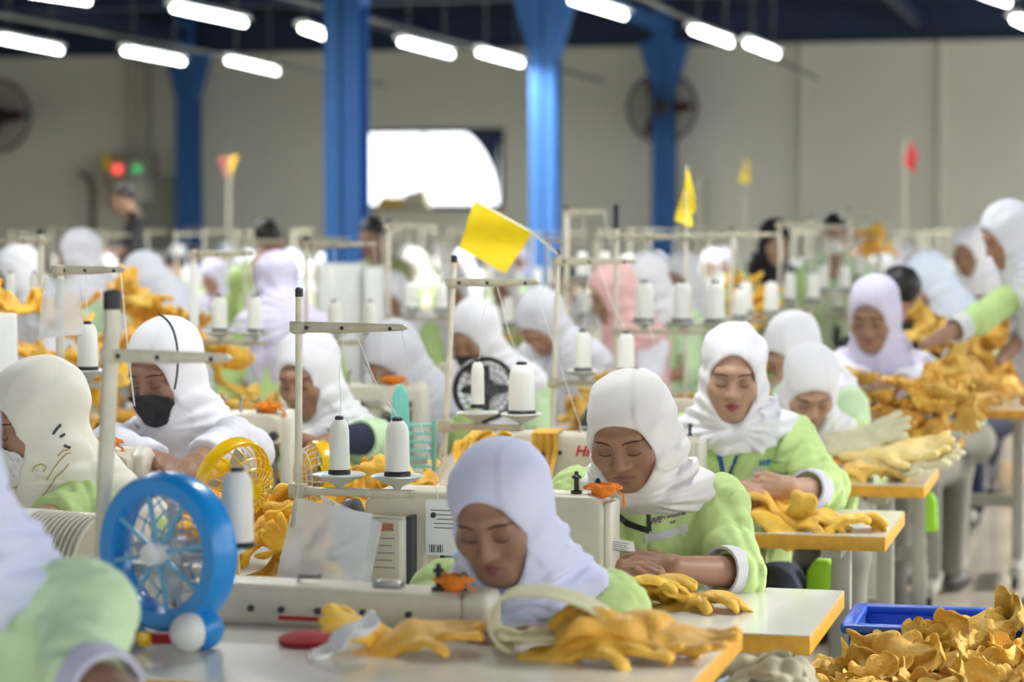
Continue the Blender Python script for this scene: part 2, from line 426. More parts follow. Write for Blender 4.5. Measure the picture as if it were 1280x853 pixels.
def make_person(label, head, yaw=0., hp=(0, 25, 0), lean=.26, hx=0., shirt=None, hijab=None, skin=(.42, .25, .17), lips=(.36, .12, .11),
                style='wrap', arms=None, h=.0045, sleeve=(.12, .12), cuff=None, mask=None, trousers=None, hair=None, shw=.148, roll=0.,
                opening=(.058, .090, -.028), seed=1., shs=1.0, hs=1.0, stand=False, legs=True, group=None, detail=True, pelvis_z=.52,
                hand_pose=None, chest=1.0, fold=1.0, drape_len=.30, twist=0., strand_side=1, sdrop=1.0, wx=1.0, nup=0.):
    """head: world place of the middle of the head. arms: ((elbow, wrist, fingers_dir, palm_normal, curl), ...) in the world for her right, her left"""
    hsm = hs; hs = np.array([hs * wx, hs, hs], np.float32)
    yaw = R_(yaw); Rb = rotz(yaw); Hl = A(hx, -lean, head[2])
    root_xy = np.asarray(head)[:2] - (Rb @ Hl)[:2]
    root = empty('person', label, 'person', (root_xy[0], root_xy[1], 0), yaw, group)
    toL = lambda w: Rb.T @ (np.asarray(w, float) - A(root_xy[0], root_xy[1], 0))
    RH = rotz(R_(hp[0]) - yaw) @ rotx(R_(hp[1])) @ roty(R_(hp[2])); RHf = RH.astype(np.float32); Hf = Hl.astype(np.float32)
    pz = .93 if stand else pelvis_z
    Pv = A(0, 0, pz)
    N = Hl + RH @ A(0, .035, -.105) * .75 + A(0, .045, -.075 + nup)
    sp = nrm(N - Pv); xa = rotz(R_(twist)) @ nrm(A(1, 0, math.tan(R_(roll)))); ya = nrm(np.cross(sp, xa)); xa = np.cross(ya, sp)
    RS = np.stack([xa, ya, sp], 1)
    Sh = [N + xa * s * shw + ya * .012 - sp * .078 for s in (-1, 1)]
    ar = []
    for i, s in enumerate((-1, 1)):
        a = arms[i] if arms and arms[i] is not None else None
        if a is None:
            el = Sh[i] + A(s * .09, -.06, -.22); wr = el + A(-s * .12, -.19, -.03); fd = nrm(wr - el); pn = A(0, 0, -1); cu = .5
        else:
            el = toL(a[0]); wr = toL(a[1]); fd = Rb.T @ nrm(a[2]) if a[2] is not None else nrm(wr - el); pn = Rb.T @ np.asarray(a[3], float) if a[3] is not None else A(0, 0, -1); cu = a[4]
        ar.append((el, wr, fd, pn, cu))
    ears = hijab is None
    g_head = lambda p: head_sdf(((p - Hf) @ RHf) / hs, ears) * hsm
    nk = Hl + RH @ A(0, .025, -.06)
    g_core = lambda p: smin(cap(p, nk, N, .047, .052), smin(cap(p, N, Pv + A(0, .02, .05), .06, .07), cap(p, Sh[0], Sh[1], .045), .05), .04)
    def g_arm(i):
        el, wr, fd, pn, cu = ar[i]
        return lambda p: smin(cap(p, Sh[i], el, .043, .037), cap(p, el, wr, .037, .0235), .02)
    gs = [g_head, g_core, g_arm(0), g_arm(1)]
    for i, s in enumerate((-1, 1)):
        el, wr, fd, pn, cu = ar[i]
        if detail:
            t = np.cross(fd, nrm(pn - fd * np.dot(fd, pn)))
            gs.append(hand_groups(wr, fd, pn, 1 if (t @ xa) * -s > 0 else -1, cu))
        else:
            gs.append(lambda p, wr=wr, fd=fd: cap(p, wr, wr + fd * .10, .028, .020))
    pts = [Hl + .15, Hl - .15, N, Pv] + Sh + [x for a in ar for x in (a[0], a[1] + .1, a[1] - .1)]
    lo, hi = mesh_box(pts, .10)
    v, f = mesh_sdf(gs, lo, hi, h)
    q = ((v - Hl) @ RH) / hs; m = q.copy(); m[:, 0] = np.abs(m[:, 0])
    col = np.tile(np.array(skin), (len(v), 1))
    lp = np.minimum(LIP_U(m), LIP_L(m)); wl = np.clip(1 - (lp - .0006) / .0022, 0, 1)[:, None] * (q[:, 1:2] < -.07)
    lipv = np.where((LIP_U(m) < LIP_L(m))[:, None], np.array(lips) * .8, np.array(lips))
    col = col * (1 - wl) + lipv * wl
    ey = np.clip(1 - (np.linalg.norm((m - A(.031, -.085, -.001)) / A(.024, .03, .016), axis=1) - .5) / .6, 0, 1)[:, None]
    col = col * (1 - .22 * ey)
    mesh_np('body', v, f, M_skin, root, col=col)
    def face_pts(xz, off=.0004):
        ys = np.linspace(-.135, .0, 270); out = []
        for x, z in xz:
            pp = np.stack([np.full_like(ys, x), ys, np.full_like(ys, z)], 1).astype(np.float32)
            d = head_sdf(pp, ears); k = int(np.argmax(d < .0)); out.append(Hl + RH @ (A(x, ys[k] - off, z) * hs))
        return out
    if detail:
        for s in (-1, 1):
            ts = np.linspace(0, 1, 9)
            br = face_pts([(s * (.012 + .040 * t), .0165 + .0075 * math.sin(PI * (t * .75 + .08)) - .004 * t) for t in ts], .0002)
            MB().tube(br, [.0007 + .0018 * math.sin(PI * min(1, t * .8 + .12)) for t in ts], 6).build('eyebrow', M_brow, root)
            la = face_pts([(s * (.0165 + .029 * t), -.0095 - .0045 * math.sin(PI * t) + .0035 * t) for t in ts], .0003)
            MB().tube(la, [.0006 + .0010 * math.sin(PI * (t * .8 + .2)) for t in ts], 5).build('eyelash', M_brow, root)
    # shirt
    ch = chest
    def g_torso(p):
        c1 = N * .62 + Pv * .38; c2 = N * .3 + Pv * .7
        d = ell(p, c1, (.150 * ch, .110 * ch, .185), RS)
        d = smin(d, ell(p, c2, (.150 * ch, .122 * ch, .19), RS), .06)
        d = smin(d, cap(p, Sh[0], Sh[1], .062), .05)
        d = smin(d, ell(p, Pv + A(0, 0, -.0), (.165, .135, .11)), .06)
        d = smin(d, cap(p, N + xa * -.05, N + xa * .05, .05), .05)
        return d
    def g_sleeve(i):
        el, wr = ar[i][0], ar[i][1]; t = sleeve[i]; e2 = el + (wr - el) * t
        def g(p):
            d = cap(p, Sh[i], el, .064, .056)
            return smin(d, cap(p, el, e2, .056, .053 - .010 * t), .03) if t > .02 else d
        return g
    def cut(p, d):
        w = wob(p, 34, seed) * .0030 + np.abs(wob(p, 21, seed + 2)) * .006 - .003 + .0065 * np.clip(1 - np.abs(wob((p @ RW1) * np.array([1.5, 1, .45], np.float32), 24, seed + 7)) * 3.4, 0, 1) ** 1.6 + .0045 * np.clip(1 - np.abs(wob((p @ RW2) * np.array([1.7, 1.1, .4], np.float32), 38, seed + 4)) * 3.2, 0, 1) ** 1.6 + .004 * np.clip(1 - np.abs(wob(p * np.array([1.6, 1, .6], np.float32), 26, seed + 9)) * 3.5, 0, 1) ** 2
        for i in (0, 1):
            el = ar[i][0]; de = np.linalg.norm(p - el.astype(np.float32), axis=-1); ds = np.linalg.norm(p - (Sh[i] - sp * .07).astype(np.float32), axis=-1)
            k = np.exp(-(de / .09) ** 2) + .7 * np.exp(-(ds / .10) ** 2)
            ax_ = nrm(el - Sh[i]).astype(np.float32)
            w = w + k * .0060 * np.sin((p @ ax_) * 120 + 4.5 * wob(p, 22, seed + i)) * (.5 + .5 * wob(p, 30, seed + 5))
        d = d + w * fold
        for i in (0, 1):     # armhole seams
            ax_ = nrm(ar[i][0] - Sh[i] + (-1, 1)[i] * xa * .12).astype(np.float32); r_ = p - Sh[i].astype(np.float32); tt = r_ @ ax_ - .012
            d = d + .0045 * np.exp(-(tt / .0065) ** 2) * np.clip(2 - np.linalg.norm(r_, axis=-1) / .07, 0, 1)
        # open sleeve ends
        for i in (0, 1):
            el, wr = ar[i][0], ar[i][1]; t = sleeve[i]; ax_ = nrm(wr - el); e2 = el + (wr - el) * t
            if t > .02:
                pl = ((p - e2.astype(np.float32)) @ ax_.astype(np.float32)); near = np.linalg.norm(p - e2.astype(np.float32), axis=-1) - .085
                d = smax(d, -np.maximum(-pl, near), .006)
        return d
    pts = [N + .08, Pv] + Sh + [ar[0][0], ar[1][0]] + [ar[i][0] + (ar[i][1] - ar[i][0]) * sleeve[i] for i in (0, 1)]
    lo, hi = mesh_box(pts, .19); lo[2] = pz - .10
    sg = [g_torso, g_sleeve(0), g_sleeve(1)]
    v, f = mesh_sdf(sg, lo, hi, max(h * 1.35, .006), post=cut, kg=.045)
    mesh_np('shirt', v, f, shirt or M_green, root)
    if cuff:
        for i in (0, 1):
            el, wr = ar[i][0], ar[i][1]; t = sleeve[i]; ax_ = nrm(wr - el); e2 = el + (wr - el) * t; r0 = .053 - .010 * t
            MB().lathe([(r0 + .004, -.028), (r0 + .005, .0), (r0 + .002, .026), (r0 - .004, .026), (r0 - .006, -.02)], e2, ax_, 18).build('cuff', cuff, root)
    # trousers, shoes
    if legs:
        def g_leg(s):
            if stand: hip, kn, an = A(s * .085, 0, .90), A(s * .09, -.02, .48), A(s * .09, .02, .09)
            else: hip, kn, an = A(s * .09, 0, pz), A(s * .12, -.40, pz + .0), A(s * .12, -.36, .10)
            return lambda p: smin(cap(p, hip, kn, .095, .068), cap(p, kn, an, .066, .05), .03), an
        gl = [g_leg(-1), g_leg(1)]
        lo, hi = A(-.32, -.55, .0), A(.32, .25, pz + .13)
        v, f = mesh_sdf([gl[0][0], gl[1][0], lambda p: ell(p, Pv, (.17, .135, .11))], lo, hi, .014, post=lambda p, d: np.maximum(d, .06 - p[..., 2]), kg=.05)
        mesh_np('trousers', v, f, trousers or M_navycloth, root)
        for k in (0, 1):
            an = gl[k][1]
            MB().ball(an + A(0, -.055, -.055), (.043, .125, .045), 12, 8).build('shoe', M_shoe, root)
    # hijab or hair
    if hijab is not None:
        oa, ob, oz = opening
        rng = random.Random(int(seed * 100))
        tor = []
        for i in range(4):
            tor.append((N + A(rng.uniform(-.008, .008), -.030 - .006 * i, .062 + (-.028 * i) * sdrop + .012 * (1 - sdrop)), nrm(A((-1) ** i * rng.uniform(.25, .6), rng.uniform(-.50, -.25), 1)), .062 + .0075 * i, .020 + .003 * (i % 2)))
        bk = N + A(0, .075, -.10)
        def hij(p):
            q = ((p - Hf) @ RHf) / hs
            d = ell(q, (0, .020, .028), (.0865, .108, .098))
            d = smin(d, ell(q, (0, -.008, -.055), (.0815, .092, .100)), .03)
            d = smin(d, cap(q, (-.028, -.045, -.125), (.028, -.045, -.125), .034), .035) * hsm
            nc = N + A(0, -.022, .025)
            d = smin(d, cap(p, Hl + RH @ A(0, .015, -.07), nc, .078, .092), .04)
            if style in ('wrap', 'open'):
                dt = None
                for c, n_, Rr, r in tor:
                    x = torus(p, c, n_, Rr, r, .95); dt = x if dt is None else smin(dt, x, .010)
                d = smin(d, ell(p, N + A(0, -.035, -.012 + .05 * (1 - sdrop)), (.088, .078, .088 - .03 * (1 - sdrop))), .03)
                d = smin(d, dt, .012)
                for kk in range(3):
                    sg_ = strand_side; o_ = .026 * kk
                    o_ *= sdrop; up_ = .035 * (1 - sdrop); pl = [N + A(-sg_ * .085, .01, .075 - o_), N + A(-sg_ * .088, -.060, .015 - o_ + up_), N + A(-sg_ * .02, -.100 - .004 * kk, -.040 - o_ * .9 + up_), N + A(sg_ * .075, -.078, -.050 - o_ * .5 + up_), N + A(sg_ * .135 * shs, -.005, -.030 - o_ * .2)]
                    for a_, b_ in zip(pl[:-1], pl[1:]): d = smin(d, cap(p, a_, b_, .0165), .011)
                d = smin(d, ell(p, N + A(0, .008, -.028), (.150 * shs, .100 * (.8 + .2 * sdrop), .052), RS), .045)
                d = smin(d, ell(p, bk, (.135, .06, .17), RS), .05)
            else:
                e = N - sp * drape_len + ya * -.03
                rr = np.float32(1.0)
                dd = ell(p, N - sp * .10 + ya * -.005, (.185 * shs, .135, .17), RS)
                dd = smin(dd, ell(p, e, (.165 * shs, .155, .20), RS), .06)
                dd = smin(dd, cap(p, Sh[0] + sp * .01, Sh[1] + sp * .01, .075 * shs), .05)
                ang = np.arctan2((p - e.astype(np.float32)) @ xa.astype(np.float32), -((p - e.astype(np.float32)) @ ya.astype(np.float32)))
                lowk = np.clip(((N - p) @ sp + .02) / .22, 0, 1)
                dd = dd + lowk * .0085 * np.sin(ang * 11 + 2.5 * wob(p, 9, seed)) * (1 + .5 * np.sin(ang * 4 + seed))
                d = smin(d, dd, .05)
            # creases over the hood
            pole = q - np.array([.0, -.06, -.14], np.float32)
            a2 = np.arctan2(pole[..., 0], pole[..., 1] * .4 + pole[..., 2]); r2 = np.linalg.norm(pole, axis=-1)
            side = np.clip((np.abs(q[..., 0]) - .035) / .04, 0, 1)
            d = d + fold * (.0036 * (.25 + side) * np.clip(1 - 2.6 * np.abs(wob(np.stack([a2 * .05, r2 * .25, q[..., 1] * .3], -1), 60, seed + 3)), 0, 1) ** 1.5 + .0030 * side * np.sin(a2 * 21 + 2.6 * wob(q, 14, seed) + seed) + .0009 * np.sin(q[..., 2] * 90 + 3 * wob(q, 20, seed + 1)))
            for off_, zs_, am_ in ((.050, -.22, .0050),):
                tt = q[..., 0] * strand_side - (off_ + zs_ * (q[..., 2] - .02)) + .006 * wob(q, 30, seed)
                d = d - am_ * np.clip(tt / .010 + .5, 0, 1) * np.clip((q[..., 2] + .16) / .05, 0, 1) * fold
            d = d + fold * .0035 * wob(p, 30, seed) * np.clip((.02 - q[..., 2]) / .1, 0, 1)
            return d
        def hcut(p, d):
            q = ((p - Hf) @ RHf) / hs
            zz = q[..., 2] - oz
            e = (np.sqrt((q[..., 0] / (oa * (1 - .10 * np.clip(-zz / ob, 0, 1)))) ** 2 + (zz / ob) ** 2) - 1) * oa
            cutr = smax(e, q[..., 1] + .012, .01)
            d = smax(d, -cutr * hsm, .010)
            d = np.maximum(d, -((p - (N - sp * (drape_len + .10)).astype(np.float32)) @ sp.astype(np.float32)))
            return d
        lo, hi = mesh_box([Hl + .14, Hl - .14, N + xa * .20, N - xa * .20, bk + A(0, .03, -.12), N - sp * (drape_len + .14 if style == 'drape' else .12) + A(0, -.14, 0), N - sp * (drape_len + .14 if style == 'drape' else .12)], .07)
        v, f = mesh_sdf([hij], lo, hi, max(h, .0042), post=hcut)
        mesh_np('hijab', v, f, hijab, root)
    if hair:
        hb = lambda p: np.maximum(ell(((p - Hf) @ RHf), (0, .026, .036), (.082, .098, .089)), -np.maximum(np.abs(((p - Hf) @ RHf)[..., 0]) - .056, np.maximum(((p - Hf) @ RHf)[..., 2] - .045, ((p - Hf) @ RHf)[..., 1] + .02))) + .003 * wob(p, 70, seed)
        v, f = mesh_sdf([hb], Hl - .16, Hl + .16, max(h, .006), post=lambda p, d: np.maximum(d, -(((p - Hf) @ RHf)[..., 2] + .05)))
        mesh_np('hair', v, f, M_hair, root)
    if mask:
        def mk(p):
            q = ((p - Hf) @ RHf) / hs; d0 = np.minimum(head_sdf(q), ell(q, (0, -.055, -.055), (.052, .052, .055)))
            d0 = np.abs(d0 - .0050) - .0022
            top = q[..., 2] + .014 + .35 * np.abs(q[..., 0]); bot = -.118 - q[..., 2] + .25 * np.abs(q[..., 0])
            return np.maximum(np.maximum(d0, np.maximum(top, bot)), np.maximum(q[..., 1] + .012, np.abs(q[..., 0]) - .062)) * hsm
        v, f = mesh_sdf([mk], Hl - .15, Hl + .15, .0032)
        mesh_np('face_mask', v, f, mask, root)
    info = dict(root=root, N=N, RS=RS, sp=sp, xa=xa, ya=ya, Pv=Pv, Sh=Sh, arms=ar, H=Hl, RH=RH)
    def surf(u, z, both=True):
        """point on the front of the shirt at lateral u and distance z down the spine from the neck"""
        o = N - sp * z + xa * u; ts = np.linspace(.32, -.05, 500)
        pp = (o[None] - ya[None] * ts[:, None]).astype(np.float32)
        d = sg[0](pp)
        for g in sg[1:]: d = smin(d, g(pp), .045)
        d = cut(pp, d); k = int(np.argmax(d < 0)); return o - ya * (ts[k])
    info['surf'] = surf
    return info
def on_shirt(info, name, m, path, width, lift=.003):
    """flat strip lying on the shirt along path [(u,z)...]"""
    pts = []
    for (u0, z0), (u1, z1) in zip(path[:-1], path[1:]):
        for t in np.linspace(0, 1, 7)[:-1]: pts.append((u0 + (u1 - u0) * t, z0 + (z1 - z0) * t))
    pts.append(path[-1]); rows = []
    for i, (u, z) in enumerate(pts):
        a = pts[max(i - 1, 0)]; b = pts[min(i + 1, len(pts) - 1)]; t = nrm(A(b[0] - a[0], b[1] - a[1])); n = A(-t[1], t[0])
        rows.append([info['surf'](u + n[0] * w, z + n[1] * w) - info['ya'] * lift for w in (-width / 2, 0, width / 2)])
    MB().grid(np.array(rows), .0015).build(name, m, info['root'])

CAMO = Vector((0, 0, CAM_H))
def part(info, name): return [c for c in info['root'].children if c.name.split('.')[0] == name][0]
def hit(o, px, py):
    inv = o.matrix_world.inverted(); d = Vector((P(px, py, 1.0) - np.array(CAMO)).tolist())
    ok, loc, nor, _i = o.ray_cast(inv @ CAMO, (inv.to_3x3() @ d).normalized())
    return (np.array(loc), np.array(nor)) if ok else None
def ribbon(info, on, name, m, path, w, lift=.003):
    """strip sewn on a garment along a path, w half its width in metres"""
    bpy.context.view_layer.update(); o = part(info, on); pts = []
    for (x0, y0), (x1, y1) in zip(path[:-1], path[1:]):
        for t in np.linspace(0, 1, 7)[:-1]: pts.append((x0 + (x1 - x0) * t, y0 + (y1 - y0) * t))
    pts.append(path[-1]); hs_ = [h for h in (hit(o, *p) for p in pts) if h]
    if len(hs_) < 3: return
    rows = []
    for i, (p, n) in enumerate(hs_):
        t = nrm(hs_[min(i + 1, len(hs_) - 1)][0] - hs_[max(i - 1, 0)][0]); b = nrm(np.cross(n, t)); rows.append([p + n * lift + b * k * w for k in (-1, 0, 1)])
    MB().grid(np.array(rows), -.0012).build(name, m, info['root'])
def print_on(info, on, txt, px0, px1, size, m, shear=.25, bold=.0004):
    bpy.context.view_layer.update(); o = part(info, on); a, b = hit(o, *px0), hit(o, *px1)
    if not a or not b: return
    X = nrm(b[0] - a[0]); Z = a[1] - X * (X @ a[1]); Z = nrm(Z); Y = np.cross(Z, X)
    t = text_mesh('lettering', txt, size, m, info['root'], a[0] + Z * .005, (0, 0, 0), shear, bold); t.rotation_euler = Matrix(np.stack([X, Y, Z], 1).tolist()).to_euler()
# ------------------------------------------------------------------ the hall
def struct(o): o['kind'] = 'structure'; return o
YW = 29.7
struct(MB().box((-6.5, 13.5, -.05), (20, 34, .1)).build('floor', M_floor))
struct(MB().box((-6.4, 13.5, 4.26), (19.6, 33.6, .12)).build('ceiling', M_navy))
wa = PZ(450, 200, 1.6); 
def wall_pt(px, py):
    v = RC @ np.array([(px - CX) / F_PX, -(py - CY) / F_PX, -1.0]); t = YW / v[1]; return v * t + A(0, 0, CAM_H)
w0 = wall_pt(452, 262); w1 = wall_pt(630, 160)
WX0, WX1, WZ0, WZ1 = w0[0], w1[0], w0[2], w1[2]
mb = MB(); t = .2; yc = YW + t / 2
mb.box(((-16.4 + WX0) / 2, yc, 2.1), (WX0 + 16.4, t, 4.2)); mb.box(((WX1 + 3.4) / 2, yc, 2.1), (3.4 - WX1, t, 4.2))
mb.box(((WX0 + WX1) / 2, yc, WZ0 / 2), (WX1 - WX0, t, WZ0)); mb.box(((WX0 + WX1) / 2, yc, (WZ1 + 4.2) / 2), (WX1 - WX0, t, 4.2 - WZ1))
struct(mb.build('wall_back', M_wall))
struct(MB().box((-16.3, 13.5, 2.1), (.2, 34, 4.2)).build('wall_left', M_wall))
mb = MB().box((3.3, 13.5, 3.80), (.2, 34, .8)).box((3.3, 13.5, .4), (.2, 34, .8))
for y in range(-1, 30, 6): mb.box((3.3, y, 2.1), (.2, .4, 4.2))
struct(mb.build('wall_right', M_wall))  # unseen wall; its lintel is shaped to limit how far the sun reaches
struct(MB().box((-6.4, -3.2, 3.35), (19.6, .2, 1.7)).box((-6.4, -3.2, .4), (19.6, .2, .8)).build('wall_front_added', M_wall))  # unseen wall, added to hold back daylight on the near tables
# window in the back wall
win = struct(MB().box(((WX0 + WX1) / 2, YW + .04, WZ0 + .03), (WX1 - WX0, .10, .06)).build('window_1', M_window))
for nm, c, d in (('window_frame', ((WX0 + WX1) / 2, YW + .04, WZ1 - .025), (WX1 - WX0, .1, .05)), ('window_frame', (WX1 - .03, YW + .04, (WZ0 + WZ1) / 2), (.06, .1, WZ1 - WZ0)),
                 ('window_frame', (WX0 + .03, YW + .04, (WZ0 + WZ1) / 2), (.06, .1, WZ1 - WZ0)), ('mullion', (WX0 + .83, YW + .04, (WZ0 + WZ1) / 2), (.03, .06, WZ1 - WZ0))):
    MB().box(c, d).build(nm, M_window if nm == 'window_frame' else M_white, win)
cpts = [(WX1 - .06, WZ1 - .05), (WX1 - .52, WZ1 - .05)] + [(WX1 - .52 + .44 * math.sin(t * PI / 2), WZ1 - .05 - .82 * (1 - math.cos(t * PI / 2)) ** .75) for t in np.linspace(.1, 1, 9)]
tag(MB().prism(cpts, YW - .03, YW + .0, (A(0, 0, 0), A(1, 0, 0), A(0, 0, 1), A(0, 1, 0))).build('curtain', M_curtain), 'dark navy curtain drawn aside at the bright back window', 'curtain')
for i, (px, py, w, h, m, lab) in enumerate(((492, 245, .42, .16, M_leather3, 'brown heap of folded cloth on the left of the window sill'), (522, 241, .40, .24, M_beige, 'beige heap of folded cloth on the middle of the window sill'))):
    c = wall_pt(px, py); b = MB()
    v = []
    for a_ in np.linspace(0, PI, 9):
        v.append([A(c[0] + (s - .5) * w, YW - .06 + .10 * math.cos(a_), WZ0 + .02 + h * math.sin(a_) * (1 - (2 * s - 1) ** 2) ** .5 * (1 + .15 * math.sin(9 * s + i))) for s in np.linspace(0, 1, 9)])
    tag(b.grid(np.array(v)).build('cloth_heap', m), lab, 'cloth')
struct(MB().box(((WX0 + WX1) / 2, YW - .07, WZ0 - .02), (WX1 - WX0 + .1, .26, .04)).build('trim_1', M_wall))
# columns, rafters, ties
COLX = (-5.49, -11.7)
def column(x, y):
    mb = MB(); w, tk = .26, .016
    mb.box((x, y - w / 2 + tk / 2, 2.05), (w, tk, 4.1)).box((x, y + w / 2 - tk / 2, 2.05), (w, tk, 4.1)).box((x, y, 2.05), (tk, w, 4.1))
    mb.prism([(-.13, 0), (.13, 0), (.30, .62), (-.30, .62)], -.12, .12, (A(x, y, 3.08), A(1, 0, 0), A(0, 0, 1), A(0, 1, 0)))
    return mb
for lab, x, y in (('nearest blue steel column left of the bright window', COLX[0], 16.76), ('middle blue steel column right of the bright window', COLX[0], 22.95), ('blue steel column by the wall behind the dark wall fan', COLX[0], 29.2), ('blue steel column by the wall on the far left', COLX[1], 29.2)):
    tag(struct(column(x, y).build('column', M_col)), lab, None)
for i, y in enumerate((16.76, 22.95, 29.25)):
    mb = MB().box((-6.4, y, 3.68), (19.4, .22, .03)).box((-6.4, y, 3.92), (19.4, .03, .5)).box((-6.4, y, 4.16), (19.4, .22, .03))
    struct(mb.build('rafter_beam', M_navy2))
for x in (-14.0, -11.7, -8.6, -5.49, -2.4, .7):
    struct(MB().box((x, 13.5, 3.88), (.10, 32, .16)).build('tie_beam', M_navy2 if x != -5.49 else M_col))
for k in range(14):
    struct(MB().box((-6.4, 9.0 + 1.5 * k, 4.15), (19.4, .07, .10)).build('purlin_beam', M_navy))
# ------------------------------------------------------------------ ceiling lamps
def lamp_fixture(a, b, label):
    a, b = A(*a), A(*b); c = (a + b) / 2; d = nrm(b - a); L = np.linalg.norm(b - a)
    n = A(-d[1], d[0], 0)
    root = empty('ceiling_lamp', label, 'lamp', (c[0], c[1], 4.2), math.atan2(d[1], d[0]))
    z = c[2] - 4.2
    MB().prism([(-.07, .05), (-.03, .09), (.03, .09), (.07, .05)], -L / 2, L / 2, (A(0, 0, z), A(0, 1, 0), A(0, 0, 1), A(1, 0, 0))).build('lamp_housing', M_white, root)
    MB().tube([(-L / 2 + .02, 0, z + .015), (L / 2 - .02, 0, z + .015)], .024, 10).build('lamp_tube', M_tube, root)
    for s in (-1, 1):
        MB().tube([(s * L * .35, 0, z + .08), (s * L * .35, 0, 0)], .006, 6).build('hanger_rod', M_conduit, root)
    ld = bpy.data.lights.new('tube_light', 'AREA'); ld.shape = 'RECTANGLE'; ld.size = L; ld.size_y = .08; ld.energy = LAMP_W * (1.7 if c[1] > 11 else 1)
    lo = link(bpy.data.objects.new('tube_light', ld)); lo.parent = root; lo.location = (0, 0, z - .02)
    ld.color = (.97, 1, .97)
LAMP_W = 30
lamps = [((-2, 51), (76, 66), 'lit tube lamp on the far left above the wall fan'), ((36, -6), (112, 5), 'lit tube lamp cut by the top edge on the left'), ((216, 13), (306, 32), 'large lit tube lamp left of the nearest blue column'),
         ((155, 66), (229, 80), 'lit tube lamp above the grey duct on the left'), ((285, 78), (346, 92), 'small lit tube lamp left of the nearest column'), ((377, 38), (417, 52), 'lit tube lamp partly behind the nearest blue column'),
         ((501, 55), (564, 71), 'lit tube lamp above the bright window'), ((599, 68), (652, 82), 'lit tube lamp just left of the middle blue column'), ((714, 3), (781, 23), 'large lit tube lamp right of the middle blue column'),
         ((865, 40), (913, 57), 'lit tube lamp right of the dark wall fan'), ((934, 57), (971, 71), 'smallest lit tube lamp right of the wall fan'), ((1225, -5), (1260, 7), 'lit tube lamp cut by the top edge on the right'), ((1267, 27), (1300, 42), 'lit tube lamp cut by the right edge')]
for a, b, lab in lamps: lamp_fixture(PZ(*a, 3.05), PZ(*b, 3.05), lab)
for k, (x, y) in enumerate(((-1.2, 5.0), (-1.2, 8.5), (-3.6, 5.0), (-3.6, 8.5), (-6.5, 9.5), (-6.2, 12.6))):  # unseen lamps added to light the near part of the hall
    lamp_fixture((x, y, 3.05), (x, y + 1.2, 3.05), 'added unseen tube lamp above the frame over ' + ('the second and third tables', 'the tall glove stack', 'the masked woman', 'the bowed grey hijab', 'the left aisle', 'the nearest blue column')[k])
for x in (-3.6, -6.2, -9.0):
    struct(MB().tube([(x, 8, 3.22), (x, 29, 3.22)], .02, 6).build('lamp_rail_beam', M_conduit))
# ------------------------------------------------------------------ big wall fans, duct, pipes, flags
def cage(mb_rings, R, depth, n, rings, r=.0022, back=True, axis_y=1):
    """wire guard of a fan, axis along y"""
    for k in range(rings):
        t = (k + 1) / rings; rr = R * t
        for s in ((-1, 1) if back else (-1,)):
            y = s * depth * math.sqrt(max(0, 1 - t ** 3))
            mb_rings.tube([(rr * math.cos(q), y, rr * math.sin(q)) for q in np.linspace(0, 2 * PI, 28)[:-1]], r, 4, closed=True)
    for k in range(n):
        q = 2 * PI * k / n
        for s in ((-1, 1) if back else (-1,)):
            mb_rings.tube([(R * t * math.cos(q), s * depth * math.sqrt(max(0, 1 - t ** 3)), R * t * math.sin(q)) for t in (.12, .45, .75, .93, 1)], r, 4)
    return mb_rings
def blades(n, R, tw=.5, rh=.25):
    mb = MB()
    for k in range(n):
        q = 2 * PI * k / n; rows = []
        for t in np.linspace(rh, .92, 5):
            w = R * .36 * math.sin(PI * (.25 + .6 * t)); c = A(R * t * math.cos(q), 0, R * t * math.sin(q)); tg = A(-math.sin(q), 0, math.cos(q))
            rows.append([c + tg * w * s + A(0, w * s * tw, 0) for s in (-.5, 0, .5)])
        mb.grid(np.array(rows), .003)
    mb.lathe([(R * rh * 1.15, -.02), (R * rh * 1.15, .02)], (0, 0, 0), (0, 1, 0), 16)
    return mb
def wall_fan(px, py, R, label, y=None, rz=0.):
    c = wall_pt(px, py) if y is None else P(px, py, y)
    c = c * 1.0
    if y is None: c[1] = YW - .55
    root = empty('wall_fan', label, 'fan', c, rz)
    g = cage(MB(), R, .10, 22, 7, .0035).build('guard', M_fanwall, root); g['kind'] = 'stuff'
    MB().tube([(R * math.cos(q), 0, R * math.sin(q)) for q in np.linspace(0, 2 * PI, 40)[:-1]], .022, 8, closed=True).build('rim', M_fanwall, root)
    blades(3, R * .95, .6).build('blade_set', mat('dark_red_fan_blade', S(96, 52, 50), .5), root)
    MB().lathe([(.02, -.14), (.09, -.12), (.10, .0), (.10, .20), (.03, .22)], (0, 0, 0), (0, 1, 0), 18).build('motor', M_fanwall, root)
    MB().tube([(0, .2, 0), (0, .40, -.02), (0, .46, .0)], .03, 8).build('bracket', M_fanwall, root)
wall_fan(838, 137, .42, 'round dark wall fan on the blue column in the back')
wall_fan(20, 147, .46, 'round dark wall fan on the far left edge')
c = wall_pt(182, 110)
mb = MB().box((c[0], YW - .14, 3.1), (.22, .22, 1.9)).lathe([(.11, .35), (.30, .0), (.32, -.25), (.30, -.27)], (c[0], YW - .34, 2.02 - .0), (0, 0, 1), 16)
tag(mb.build('ventilation_duct', mat('galvanised_duct', S(190, 188, 172), .5, .2)), 'pale vertical ventilation duct with hood on the left wall', 'duct')
c2 = wall_pt(212, 260); tag(MB().box((c2[0], YW - .22, 1.3), (.55, .36, 1.6)).build('electric_cabinet', mat('grey_cabinet_paint', S(150, 152, 140), .6), bevel=.02), 'grey electric cabinet by the blue column on the far left', 'cabinet')
cab = bpy.data.objects['electric_cabinet']
